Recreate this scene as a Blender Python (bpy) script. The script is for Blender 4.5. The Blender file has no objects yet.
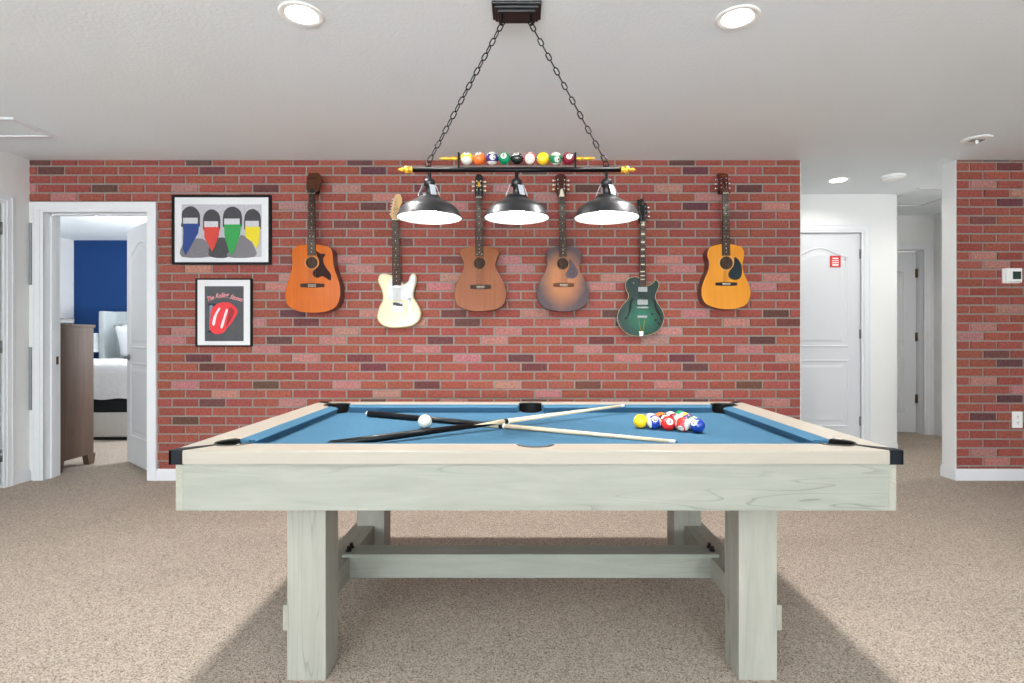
import bpy, bmesh, math, random
from mathutils import Vector, Matrix, Quaternion
random.seed(7)
C = bpy.context.scene.collection
PI = math.pi
H = 1.13; F = 550.0; VX = 522.0; VY = 336.0      # eye height, focal length in pixels, vanishing point
WALL = 4.316; CEIL = 2.511

# ------------------------------------------------------------------ helpers
def lin(c):
    return tuple((v/255/12.92 if v/255 <= .04045 else ((v/255+.055)/1.055)**2.4) for v in c)

def at(px, py, d):
    return Vector(((px-VX)*d/F, d, H-(py-VY)*d/F))

def new_mat(name):
    m = bpy.data.materials.new(name); m.use_nodes = True
    nt = m.node_tree; nt.nodes.clear()
    out = nt.nodes.new('ShaderNodeOutputMaterial'); b = nt.nodes.new('ShaderNodeBsdfPrincipled')
    nt.links.new(b.outputs[0], out.inputs[0])
    return m, nt, b

def mat(name, col, rough=.5, metal=0, var=.06, scale=20, stretch=(1,1,1), bump=0, bscale=None, emit=0, spec=.5, coat=0, detail=3, bdist=.002):
    m, nt, b = new_mat(name)
    c = lin(col)
    b.inputs['Roughness'].default_value = rough; b.inputs['Metallic'].default_value = metal
    b.inputs['Specular IOR Level'].default_value = spec
    if coat: b.inputs['Coat Weight'].default_value = coat; b.inputs['Coat Roughness'].default_value = .08
    tc = nt.nodes.new('ShaderNodeTexCoord'); mp = nt.nodes.new('ShaderNodeMapping')
    mp.inputs['Scale'].default_value = stretch
    nt.links.new(tc.outputs['Object'], mp.inputs[0])
    n = nt.nodes.new('ShaderNodeTexNoise'); n.inputs['Scale'].default_value = scale; n.inputs['Detail'].default_value = detail
    nt.links.new(mp.outputs[0], n.inputs['Vector'])
    r = nt.nodes.new('ShaderNodeValToRGB')
    r.color_ramp.elements[0].position = .3; r.color_ramp.elements[1].position = .7
    r.color_ramp.elements[0].color = (*[max(0, v*(1-var)) for v in c], 1)
    r.color_ramp.elements[1].color = (*[min(1, v*(1+var)) for v in c], 1)
    nt.links.new(n.outputs['Fac'], r.inputs[0]); nt.links.new(r.outputs[0], b.inputs['Base Color'])
    if bump:
        n2 = nt.nodes.new('ShaderNodeTexNoise'); n2.inputs['Scale'].default_value = bscale or scale; n2.inputs['Detail'].default_value = 4
        nt.links.new(tc.outputs['Object'], n2.inputs['Vector'])
        bp = nt.nodes.new('ShaderNodeBump'); bp.inputs['Strength'].default_value = bump; bp.inputs['Distance'].default_value = bdist
        nt.links.new(n2.outputs['Fac'], bp.inputs['Height']); nt.links.new(bp.outputs[0], b.inputs['Normal'])
    if emit:
        b.inputs['Emission Color'].default_value = (*c, 1); b.inputs['Emission Strength'].default_value = emit
    return m

def wood(name, base, dark, axis='X', scale=6, rough=.5, crack=None, coat=0, amt=.5, long=.08):
    """long grain running along the given axis, optional thin crack lines"""
    m, nt, b = new_mat(name)
    b.inputs['Roughness'].default_value = rough; b.inputs['Specular IOR Level'].default_value = .2
    if coat: b.inputs['Coat Weight'].default_value = coat; b.inputs['Coat Roughness'].default_value = .12
    tc = nt.nodes.new('ShaderNodeTexCoord'); mp = nt.nodes.new('ShaderNodeMapping')
    mp.inputs['Scale'].default_value = tuple(long if a == axis else 1 for a in 'XYZ')
    nt.links.new(tc.outputs['Object'], mp.inputs[0])
    n = nt.nodes.new('ShaderNodeTexNoise'); n.inputs['Scale'].default_value = scale*6; n.inputs['Detail'].default_value = 6; n.inputs['Distortion'].default_value = .6
    nt.links.new(mp.outputs[0], n.inputs['Vector'])
    r = nt.nodes.new('ShaderNodeValToRGB'); r.color_ramp.elements[0].position = .3; r.color_ramp.elements[1].position = .66
    r.color_ramp.elements[0].color = (*[x*amt+y*(1-amt) for x, y in zip(lin(dark), lin(base))], 1)
    r.color_ramp.elements[1].color = (*lin(base), 1)
    nt.links.new(n.outputs['Fac'], r.inputs[0])
    last = r.outputs[0]
    if crack:
        mp2 = nt.nodes.new('ShaderNodeMapping'); mp2.inputs['Scale'].default_value = tuple(.06 if a == axis else 1 for a in 'XYZ')
        nt.links.new(tc.outputs['Object'], mp2.inputs[0])
        w = nt.nodes.new('ShaderNodeTexNoise'); w.inputs['Scale'].default_value = 9; w.inputs['Detail'].default_value = 2; w.inputs['Distortion'].default_value = .5
        nt.links.new(mp2.outputs[0], w.inputs['Vector'])
        # contour lines of the noise = cathedral grain
        mu = nt.nodes.new('ShaderNodeMath'); mu.operation = 'MULTIPLY'; mu.inputs[1].default_value = 14
        fr = nt.nodes.new('ShaderNodeMath'); fr.operation = 'FRACT'
        nt.links.new(w.outputs['Fac'], mu.inputs[0]); nt.links.new(mu.outputs[0], fr.inputs[0])
        r2 = nt.nodes.new('ShaderNodeValToRGB'); r2.color_ramp.elements[0].position = 0; r2.color_ramp.elements[1].position = .13
        r2.color_ramp.elements[0].color = (1, 1, 1, 1); r2.color_ramp.elements[1].color = (0, 0, 0, 1)
        nt.links.new(fr.outputs[0], r2.inputs[0])
        n3 = nt.nodes.new('ShaderNodeTexNoise'); n3.inputs['Scale'].default_value = 5; nt.links.new(mp.outputs[0], n3.inputs['Vector'])
        r3 = nt.nodes.new('ShaderNodeValToRGB'); r3.color_ramp.elements[0].position = .42; r3.color_ramp.elements[1].position = .62
        nt.links.new(n3.outputs['Fac'], r3.inputs[0])
        mm = nt.nodes.new('ShaderNodeMath'); mm.operation = 'MULTIPLY'
        nt.links.new(r2.outputs[0], mm.inputs[0]); nt.links.new(r3.outputs[0], mm.inputs[1])
        m2 = nt.nodes.new('ShaderNodeMath'); m2.operation = 'MULTIPLY'; m2.inputs[1].default_value = .55
        nt.links.new(mm.outputs[0], m2.inputs[0])
        mx = nt.nodes.new('ShaderNodeMix'); mx.data_type = 'RGBA'
        nt.links.new(m2.outputs[0], mx.inputs[0]); nt.links.new(last, mx.inputs[6]); mx.inputs[7].default_value = (*lin(crack), 1)
        last = mx.outputs[2]
    nt.links.new(last, b.inputs['Base Color'])
    return m

def box(bm, x0, x1, y0, y1, z0, z1, mi=0, bev=0):
    vs = [bm.verts.new((x, y, z)) for x in (x0, x1) for y in (y0, y1) for z in (z0, z1)]
    fs = []
    for a in ((0,1,3,2), (4,6,7,5), (0,4,5,1), (2,3,7,6), (0,2,6,4), (1,5,7,3)):
        f = bm.faces.new([vs[i] for i in a]); f.material_index = mi; fs.append(f)
    if bev:
        es = list({e for f in fs for e in f.edges})
        r = bmesh.ops.bevel(bm, geom=es, offset=bev, segments=2, affect='EDGES', profile=.6)
        for f in r['faces']: f.material_index = mi
    return vs

def ring_verts(bm, c, u, v, r, n, ru=1, rv=1):
    return [bm.verts.new(c+u*(math.cos(2*PI*i/n)*r*ru)+v*(math.sin(2*PI*i/n)*r*rv)) for i in range(n)]

def skin(bm, rings, mi=0, cap0=True, cap1=True, closed=False, smooth=True):
    n = len(rings[0]); R = list(rings)+([rings[0]] if closed else [])
    for a, b in zip(R, R[1:]):
        for i in range(n):
            f = bm.faces.new((a[i], a[(i+1) % n], b[(i+1) % n], b[i])); f.material_index = mi; f.smooth = smooth
    if not closed:
        if cap0: f = bm.faces.new(rings[0][::-1]); f.material_index = mi
        if cap1: f = bm.faces.new(rings[-1]); f.material_index = mi

def frame(d):
    d = d.normalized(); u = d.cross(Vector((0, 0, 1)))
    if u.length < 1e-3: u = d.cross(Vector((1, 0, 0)))
    u.normalize(); return u, d.cross(u).normalized()

def tube(bm, pts, r, n=8, mi=0, closed=False):
    pts = [Vector(p) for p in pts]; rings = []
    N = len(pts); u = None
    for i, p in enumerate(pts):
        if closed: d = pts[(i+1) % N]-pts[i-1]
        else: d = pts[min(i+1, N-1)]-pts[max(i-1, 0)]
        d.normalize()
        if u is None: u, v = frame(d)
        u = (u-d*u.dot(d)).normalized(); v = d.cross(u)
        rr = r[i] if isinstance(r, (list, tuple)) else r
        rings.append(ring_verts(bm, p, u, v, rr, n))
    skin(bm, rings, mi, closed=closed)

def lathe(bm, prof, n=32, c=(0, 0, 0), axis='Z', mi=0, cap=True):
    """prof = [(radius, height)]"""
    c = Vector(c)
    ax = {'Z': (Vector((1,0,0)), Vector((0,1,0)), Vector((0,0,1))), 'X': (Vector((0,1,0)), Vector((0,0,1)), Vector((1,0,0))), 'Y': (Vector((0,0,1)), Vector((1,0,0)), Vector((0,1,0)))}[axis]
    rings = [ring_verts(bm, c+ax[2]*h, ax[0], ax[1], max(r, 1e-5), n) for r, h in prof]
    skin(bm, rings, mi, cap, cap)

def prism(bm, pts, a, b, mi=0, plane='XZ', smooth=False):
    """closed polygon pts (two coordinates) extruded between a and b on the third axis"""
    def P(p, t): return {'XZ': (p[0], t, p[1]), 'XY': (p[0], p[1], t), 'YZ': (t, p[0], p[1])}[plane]
    A = [bm.verts.new(P(p, a)) for p in pts]; B = [bm.verts.new(P(p, b)) for p in pts]
    bm.faces.new(A).material_index = mi; bm.faces.new(B[::-1]).material_index = mi
    for i in range(len(pts)):
        f = bm.faces.new((A[i], B[i], B[(i+1) % len(pts)], A[(i+1) % len(pts)])); f.material_index = mi; f.smooth = smooth

def inset(pts, e):
    n = len(pts); area = sum(pts[i][0]*pts[(i+1) % n][1]-pts[(i+1) % n][0]*pts[i][1] for i in range(n))
    s = 1 if area > 0 else -1; out = []
    for i in range(n):
        a, b, c = Vector(pts[i-1]), Vector(pts[i]), Vector(pts[(i+1) % n])
        d1 = (b-a).normalized(); d2 = (c-b).normalized()
        n1 = Vector((-d1.y, d1.x))*s; n2 = Vector((-d2.y, d2.x))*s
        k = n1+n2
        k = k/max(k.length, 1e-6); q = e/max(k.dot(n1), .5)
        out.append(tuple(b+k*q))
    return out

def smooth_loop(pts, k=5):
    n = len(pts); out = []
    for i in range(n):
        p0, p1, p2, p3 = [Vector(pts[(i+j) % n]) for j in (-1, 0, 1, 2)]
        for s in range(k):
            t = s/k
            out.append(tuple(.5*((2*p1)+(p2-p0)*t+(2*p0-5*p1+4*p2-p3)*t*t+(3*p1-p0-3*p2+p3)*t**3)))
    return out

def layered(bm, pts, lv, mi=0, cap0=True, cap1=True, plane='XZ', smooth=False):
    """stack of inset copies of an outline: lv=[(inset, third coordinate)]"""
    rings = []
    for e, t in lv:
        q = inset(pts, e) if e else pts
        rings.append([bm.verts.new({'XZ': (p[0], t, p[1]), 'XY': (p[0], p[1], t), 'YZ': (t, p[0], p[1])}[plane]) for p in q])
    skin(bm, rings, mi, cap0, cap1, smooth=smooth)

def mk(name, bm, m, parent=None, loc=None, world=False, smooth=None, sharp=None):
    """link bm as ONE mesh. parent: coordinates are local to the thing, or world coordinates when world=True"""
    bmesh.ops.recalc_face_normals(bm, faces=bm.faces[:])
    if parent is not None and world:
        root = parent
        while root.parent: root = root.parent
        bm.transform((Matrix.Translation(root.location) @ root.rotation_euler.to_matrix().to_4x4()).inverted())
    if loc is not None: bm.transform(Matrix.Translation(-Vector(loc)))
    me = bpy.data.meshes.new(name); bm.to_mesh(me); bm.free()
    if smooth: 
        for p in me.polygons: p.use_smooth = True
    o = bpy.data.objects.new(name, me); C.objects.link(o)
    for x in (m if isinstance(m, (list, tuple)) else [m]): me.materials.append(x)
    if parent is not None: o.parent = parent
    if loc is not None: o.location = loc
    return o

def tag(o, label, cat, group=None, kind=None):
    if label: o['label'] = label
    if cat: o['category'] = cat
    if group: o['group'] = group
    if kind: o['kind'] = kind
    return o

def thing(name, label, cat, loc=(0, 0, 0), rot=(0, 0, 0), group=None):
    o = bpy.data.objects.new(name, None); C.objects.link(o); o.empty_display_size = .05
    o.location = loc; o.rotation_euler = rot
    return tag(o, label, cat, group)

def struct(name, bm, m, loc=None, label=None):
    o = mk(name, bm, m, loc=loc); o['kind'] = 'structure'
    if label: o['label'] = label
    return o

def BM(): return bmesh.new()
def boxes(*bs, **k):
    bm = BM()
    for b in bs: box(bm, *b, **k)
    return bm

def text_bm(s, size, shear=0, extrude=0, res=3, bold=0):
    cu = bpy.data.curves.new('t', 'FONT'); cu.body = s; cu.size = size; cu.shear = shear; cu.extrude = extrude; cu.resolution_u = res
    cu.align_x = 'CENTER'; cu.align_y = 'CENTER'; cu.offset = bold
    o = bpy.data.objects.new('t', cu); C.objects.link(o)
    dg = bpy.context.evaluated_depsgraph_get(); dg.update()
    me = bpy.data.meshes.new_from_object(o.evaluated_get(dg)); bm = BM(); bm.from_mesh(me)
    bpy.data.objects.remove(o); bpy.data.meshes.remove(me); bpy.data.curves.remove(cu)
    return bm

# ------------------------------------------------------------------ materials
M = {}
M['paint'] = mat('wall_paint', (232, 232, 231), .8, var=.015, scale=3, bump=.12, bscale=160)
M['ceil'] = mat('ceiling_paint', (238, 244, 246), .9, var=.01, scale=2, bump=.35, bscale=55, bdist=.004)
M['trim'] = mat('trim_paint', (228, 229, 232), .35, var=.01, scale=4)
M['door'] = mat('door_paint', (216, 218, 221), .4, var=.012, scale=4)
M['blue'] = mat('blue_wall_paint', (0, 60, 122), .8, var=.03, scale=2)
M['mortar'] = mat('mortar', (146, 136, 129), .95, var=.12, scale=60, bump=.4, bscale=250)
M['black'] = mat('black_metal', (12, 13, 16), .35, .6, var=.1)
M['blackp'] = mat('black_plastic', (7, 7, 9), .35, spec=.35, var=.1)
M['frame'] = mat('black_frame', (8, 8, 10), .5, var=.1, spec=.25)
M['chrome'] = mat('chrome', (205, 208, 212), .15, 1, var=.03)
M['nickel'] = mat('brushed_nickel', (140, 140, 142), .35, 1, var=.05)
M['bronze'] = mat('dark_bronze', (96, 80, 60), .4, .8, var=.1)
M['gold'] = mat('gold', (238, 180, 60), .25, .55, var=.05)
M['white'] = mat('white_enamel', (244, 244, 242), .35, var=.01)
M['matboard'] = mat('mat_board', (226, 226, 228), .8, var=.01)

def carpet():
    m, nt, b = new_mat('carpet')
    b.inputs['Roughness'].default_value = 1; b.inputs['Specular IOR Level'].default_value = .05
    tc = nt.nodes.new('ShaderNodeTexCoord')
    n = nt.nodes.new('ShaderNodeTexVoronoi'); n.inputs['Scale'].default_value = 290
    nt.links.new(tc.outputs['Object'], n.inputs['Vector'])
    sp = nt.nodes.new('ShaderNodeSeparateColor'); nt.links.new(n.outputs['Color'], sp.inputs[0])
    r = nt.nodes.new('ShaderNodeValToRGB'); e = r.color_ramp.elements
    e[0].position = .0; e[0].color = (*lin((110, 100, 90)), 1); e[1].position = .45; e[1].color = (*lin((180, 165, 151)), 1)
    e.new(1.0).color = (*lin((206, 193, 180)), 1)
    nt.links.new(sp.outputs[0], r.inputs[0])
    n2 = nt.nodes.new('ShaderNodeTexNoise'); n2.inputs['Scale'].default_value = 2.2; n2.inputs['Detail'].default_value = 3
    nt.links.new(tc.outputs['Object'], n2.inputs['Vector'])
    mx = nt.nodes.new('ShaderNodeMix'); mx.data_type = 'RGBA'; mx.blend_type = 'MULTIPLY'; mx.inputs[0].default_value = 1
    r2 = nt.nodes.new('ShaderNodeValToRGB'); r2.color_ramp.elements[0].color = (.86, .86, .86, 1); r2.color_ramp.elements[1].color = (1.06, 1.06, 1.06, 1)
    nt.links.new(n2.outputs['Fac'], r2.inputs[0]); nt.links.new(r.outputs[0], mx.inputs[6]); nt.links.new(r2.outputs[0], mx.inputs[7])
    nt.links.new(mx.outputs[2], b.inputs['Base Color'])
    bp = nt.nodes.new('ShaderNodeBump'); bp.inputs['Strength'].default_value = .5; bp.inputs['Distance'].default_value = .003
    nt.links.new(sp.outputs[0], bp.inputs['Height']); nt.links.new(bp.outputs[0], b.inputs['Normal'])
    return m
M['carpet'] = carpet()

def brick_mat():
    m, nt, b = new_mat('brick')
    b.inputs['Roughness'].default_value = .85; b.inputs['Specular IOR Level'].default_value = .2
    a = nt.nodes.new('ShaderNodeVertexColor'); a.layer_name = 'Col'
    tc = nt.nodes.new('ShaderNodeTexCoord'); n = nt.nodes.new('ShaderNodeTexNoise'); n.inputs['Scale'].default_value = 55; n.inputs['Detail'].default_value = 6
    nt.links.new(tc.outputs['Object'], n.inputs['Vector'])
    r = nt.nodes.new('ShaderNodeValToRGB'); r.color_ramp.elements[0].position = .3; r.color_ramp.elements[1].position = .72
    r.color_ramp.elements[0].color = (.72, .70, .70, 1); r.color_ramp.elements[1].color = (1.2, 1.22, 1.22, 1)
    nt.links.new(n.outputs['Fac'], r.inputs[0])
    mx = nt.nodes.new('ShaderNodeMix'); mx.data_type = 'RGBA'; mx.blend_type = 'MULTIPLY'; mx.inputs[0].default_value = 1
    nt.links.new(a.outputs[0], mx.inputs[6]); nt.links.new(r.outputs[0], mx.inputs[7]); nt.links.new(mx.outputs[2], b.inputs['Base Color'])
    bp = nt.nodes.new('ShaderNodeBump'); bp.inputs['Strength'].default_value = .5; bp.inputs['Distance'].default_value = .003
    nt.links.new(n.outputs['Fac'], bp.inputs['Height']); nt.links.new(bp.outputs[0], b.inputs['Normal'])
    return m
M['brick'] = brick_mat()

# ------------------------------------------------------------------ the room
BX0, BX1 = -3.862, 2.182            # brick wall left and right ends
RX = 3.406                          # right brick wall starts here
DW = 5.36; HX = 3.655               # wall with the closed door and where it ends
YB = -4.6; XR = 6.2
struct('floor', boxes((-6.6, XR, YB, 9.0, -.08, 0)), M['carpet'])
struct('ceiling', boxes((-6.6, XR, YB, 9.0, CEIL, CEIL+.1)), M['ceil'])

PAT = {}                             # measured brick pattern of one panel: 6 bricks wide
for r, off, k in [(0,28,'d'),(1,41,'d'),(3,14,'p'),(3,94,'d'),(4,53,'p'),(5,41,'d'),(5,120,'p'),(6,81,'m'),(7,15,'m'),(9,68,'m'),(11,15,'p'),(11,121,'m'),
        (12,28,'p'),(13,121,'p'),(14,108,'p'),(17,42,'p'),(17,122,'d'),(18,81,'p'),(18,135,'d'),(19,15,'p'),(20,1,'p'),(20,108,'d'),(21,95,'p'),
        (22,27,'d'),(22,135,'p'),(23,42,'d'),(25,96,'d'),(25,15,'p'),(26,54,'p'),(27,42,'d'),(27,121,'p'),(29,15,'d'),(30,108,'d'),(31,69,'p'),(33,15,'p'),(34,27,'p')]:
    par = r % 2
    PAT[(r, round((off-13.5*par)/27))] = k

def brick_wall(name, x0, x1, zt, y, seam, holes=(), bare=()):
    bm = BM(); cl = bm.loops.layers.float_color.new('Col')
    ch, pw, g = .0701, .2107, .006
    rnd = random.Random(3)
    # wall body behind the bricks
    def body(a, b, c, d): box(bm, a, b, y+.002, y+.12, c, d, 1)
    xs = x0
    for hx0, hx1, hz in sorted(holes):
        body(xs, hx0, 0, CEIL); body(hx0, hx1, hz, CEIL); xs = hx1
    body(xs, x1, 0, CEIL)
    holes = bare or holes
    r = 0; z1 = zt+ch
    while z1 > 0.05:
        z0 = z1-ch; a, b = max(z0+g, .0), min(z1-g, CEIL-.002)
        off = (r % 2)*.5
        k0 = math.floor((x0-seam)/pw-off)-1; k1 = math.ceil((x1-seam)/pw)+1
        for k in range(k0, k1):
            u0 = seam+(k+off)*pw+g; u1 = u0+pw-2*g
            u0 = max(u0, x0); u1 = min(u1, x1)
            kind = PAT.get((r, k % 6), 'n')
            if kind == 'd': c = (104+rnd.randint(-8, 10), 68+rnd.randint(-6, 6), 66+rnd.randint(-4, 6))
            elif kind == 'm': c = (124, 76, 72)
            elif kind == 'p': c = (176+rnd.randint(-8, 8), 122+rnd.randint(-6, 6), 116+rnd.randint(-6, 6))
            else:
                t = rnd.random(); c = (145+16*t, 78+10*t+rnd.randint(-4, 4), 68+9*t+rnd.randint(-3, 3))
            segs = [(u0, u1)]
            for hx0, hx1, hz in holes:
                if (a+b)/2 < hz:
                    ns = []
                    for s0, s1 in segs:
                        if s1 <= hx0 or s0 >= hx1: ns.append((s0, s1)); continue
                        if s0 < hx0: ns.append((s0, hx0))
                        if s1 > hx1: ns.append((hx1, s1))
                    segs = ns
            for s0, s1 in segs:
                if s1-s0 < .012 or b-a < .008: continue
                e = .003
                B = [bm.verts.new(p) for p in ((s0, y+.003, a), (s1, y+.003, a), (s1, y+.003, b), (s0, y+.003, b))]
                jx = rnd.uniform(-.0008, .0008)
                T = [bm.verts.new(p) for p in ((s0+e, y-.006+jx, a+e), (s1-e, y-.006+jx, a+e), (s1-e, y-.006+jx, b-e), (s0+e, y-.006+jx, b-e))]
                fs = [bm.faces.new(T)]+[bm.faces.new((B[i], B[(i+1) % 4], T[(i+1) % 4], T[i])) for i in range(4)]
                for f in fs:
                    f.material_index = 0
                    for l in f.loops: l[cl] = (*lin(c), 1)
        r += 1; z1 = z0
    return struct(name, bm, [M['brick'], M['mortar']])

OX0, OX1, OZ = -3.744, -2.932, 2.10        # bedroom door opening
brick_wall('wall_back', BX0, BX1, 2.463, WALL, .940, [(OX0-.02, OX1+.02, OZ+.02)], [(BX0-.1, OX1+.05, 2.155)])
brick_wall('wall_right', RX, XR, 2.494, WALL, RX, [])

# plain walls
def wallbox(name, *bs, m='paint'): return struct(name, boxes(*bs), M[m])
wallbox('wall_left', (BX0-.12, BX0, YB, 3.27, 0, CEIL), (BX0-.12, BX0, 3.27, 4.10, 2.12, CEIL), (BX0-.12, BX0, 4.10, WALL+.12, 0, CEIL))
wallbox('wall_back_corner', (BX0, OX0-.06, WALL-.005, WALL+.003, 0, 2.18))
wallbox('wall_left_closet', (BX0-.9, BX0-.8, 3.0, 4.4, 0, CEIL))
wallbox('wall_pier', (RX-.004, RX, WALL-.004, WALL+.122, 0, CEIL), (RX-.004, XR, WALL+.121, WALL+.14, 0, CEIL))
wallbox('wall_brick_end', (BX1, BX1+.004, WALL-.004, WALL+.122, 0, CEIL), (BX0, OX0-.02, WALL+.121, WALL+.14, 0, CEIL), (OX1+.02, BX1+.004, WALL+.121, WALL+.14, 0, CEIL), (OX0-.02, OX1+.02, WALL+.121, WALL+.14, OZ+.02, CEIL), (-6.6, BX0, WALL+.02, WALL+.14, 0, CEIL))
wallbox('wall_side', (XR, XR+.1, YB, WALL+.3, 0, CEIL))
# wall behind the camera with three tall windows (daylight comes in here)
WN = [(-3.2, -1.0), (-.2, 2.0), (2.9, 5.1)]
bs = [(-4.0, WN[0][0], YB-.15, YB, 0, CEIL), (WN[0][1], WN[1][0], YB-.15, YB, 0, CEIL), (WN[1][1], WN[2][0], YB-.15, YB, 0, CEIL), (WN[2][1], XR, YB-.15, YB, 0, CEIL)]
for a, b in WN: bs += [(a, b, YB-.15, YB, 0, .35), (a, b, YB-.15, YB, 2.25, CEIL)]
wallbox('wall_front', *bs)
for i, (a, b) in enumerate(WN):
    f = struct('window_%d' % (i+1), boxes((a, b, YB-.1, YB-.05, .35, .41), (a, b, YB-.1, YB-.05, 2.19, 2.25), (a, a+.06, YB-.1, YB-.05, .41, 2.19), (b-.06, b, YB-.1, YB-.05, .41, 2.19), ((a+b)/2-.03, (a+b)/2+.03, YB-.1, YB-.05, .41, 2.19)), M['trim'])
# bedroom
wallbox('wall_bedroom_left', (-6.6, -6.47, WALL+.1, 8.0, 0, CEIL))
wallbox('wall_bedroom_back', (-6.6, -2.0, 7.94, 8.04, 0, CEIL), m='blue')
wallbox('wall_bedroom_right', (-2.3, -2.2, WALL+.14, 8.0, 0, CEIL))
# hall
wallbox('wall_hall_door', (1.3, 2.50, DW, DW+.12, 0, CEIL), (2.50, 3.32, DW, DW+.12, 2.15, CEIL), (3.32, HX, DW, DW+.12, 0, CEIL), (HX-.12, HX, DW+.12, 6.3, 0, CEIL))
wallbox('wall_hall_left', (1.2, 1.3, WALL+.14, DW+.12, 0, CEIL))
wallbox('wall_hall_closet', (2.3, 3.5, DW+.6, DW+.7, 0, CEIL))
HY = 6.3
wallbox('wall_hall_back', (3.5, 3.80, HY, HY+.12, 0, CEIL), (3.80, 4.616, HY, HY+.12, 2.13, CEIL), (4.616, 4.85, HY, HY+.12, 0, CEIL))
wallbox('wall_hall_right', (4.72, 4.84, WALL+.14, HY, 0, CEIL))
wallbox('wall_hall_room', (3.3, 5.2, 8.2, 8.3, 0, CEIL), (3.3, 3.4, HY+.12, 8.2, 0, CEIL), (5.1, 5.2, HY+.12, 8.2, 0, CEIL))

# casings: U shaped profile round an opening in a wall facing -y
def casing(bm, x0, x1, zt, y, w=.065, legs=(1, 1)):
    for (e0, e1, t) in ((0, .022, .012), (.022, w-.012, .018), (w-.012, w, .022)):
        if legs[0]: box(bm, x0-e1, x0-e0, y-t, y+.001, 0, zt+e1)
        if legs[1]: box(bm, x1+e0, x1+e1, y-t, y+.001, 0, zt+e1)
        box(bm, x0-e0, x1+e0, y-t, y+.001, zt+e0, zt+e1)
bm = BM(); casing(bm, OX0, OX1, OZ, WALL-.006, .075)
box(bm, OX0-.02, OX0+.0, WALL-.01, WALL+.145, 0, OZ+.02); box(bm, OX1, OX1+.02, WALL-.01, WALL+.145, 0, OZ+.02); box(bm, OX0, OX1, WALL-.01, WALL+.145, OZ, OZ+.02)
box(bm, OX0, OX0+.012, WALL+.05, WALL+.09, 0, OZ); box(bm, OX0, OX1, WALL+.05, WALL+.09, OZ-.012, OZ)
o = struct('trim_1', bm, M['trim'])
bm = BM(); casing(bm, 2.50+.02, 3.304, 2.136, DW, .082)
struct('trim_2', bm, M['trim'])
bm = BM(); casing(bm, 3.82, 4.60, 2.12, HY, .085)
box(bm, 4.60, 4.62, HY-.005, HY+.125, 0, 2.13); box(bm, 3.80, 3.82, HY-.005, HY+.125, 0, 2.13); box(bm, 3.82, 4.60, HY-.005, HY+.125, 2.12, 2.14)
struct('trim_3', bm, M['trim'])
bm = BM()
for (e0, e1, t) in ((0, .02, .012), (.02, .055, .018), (.055, .067, .022)):
    box(bm, BX0-.001, BX0+t, 4.09+e0, 4.09+e1, 0, 2.12+e1); box(bm, BX0-.001, BX0+t, 3.28-e1, 3.28-e0, 0, 2.12+e1); box(bm, BX0-.001, BX0+t, 3.28-e0, 4.09+e0, 2.12+e0, 2.12+e1)
struct('trim_4', bm, M['trim'])

def baseb(name, segs):
    bm = BM()
    for (x0, y0, x1, y1) in segs:
        d = Vector((x1-x0, y1-y0, 0)); n = Vector((d.y, -d.x, 0)).normalized()     # board stands on the right of the direction
        for (t, za, zb) in ((.015, 0, .07), (.011, .07, .082), (.006, .082, .09)):
            p = [Vector((x0, y0, 0)), Vector((x1, y1, 0))]
            q = [p[0], p[1], p[1]+n*t, p[0]+n*t]
            lo = [bm.verts.new((v.x, v.y, za)) for v in q]; hi = [bm.verts.new((v.x, v.y, zb)) for v in q]
            bm.faces.new(lo[::-1]); bm.faces.new(hi)
            for i in range(4): bm.faces.new((lo[i], lo[(i+1) % 4], hi[(i+1) % 4], hi[i]))
    struct(name, bm, M['trim'])
baseb('baseboard_back', [(OX1+.075, WALL-.006, BX1+.012, WALL-.006), (BX1+.004, WALL-.02, BX1+.004, WALL+.14)])
baseb('baseboard_right', [(RX-.02, WALL-.006, XR, WALL-.006), (RX-.004, WALL+.14, RX-.004, WALL-.02)])
baseb('baseboard_left', [(BX0, YB, BX0, 3.213), (BX0, 4.157, BX0, WALL-.0)])
baseb('baseboard_hall', [(3.386, DW, HX, DW), (4.686, HY, 4.72, HY), (4.72, HY, 4.72, WALL+.14)])
baseb('baseboard_bedroom', [(-6.47, WALL+.14, -6.47, 7.94), (-6.47, 7.94, -2.3, 7.94)])

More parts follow.
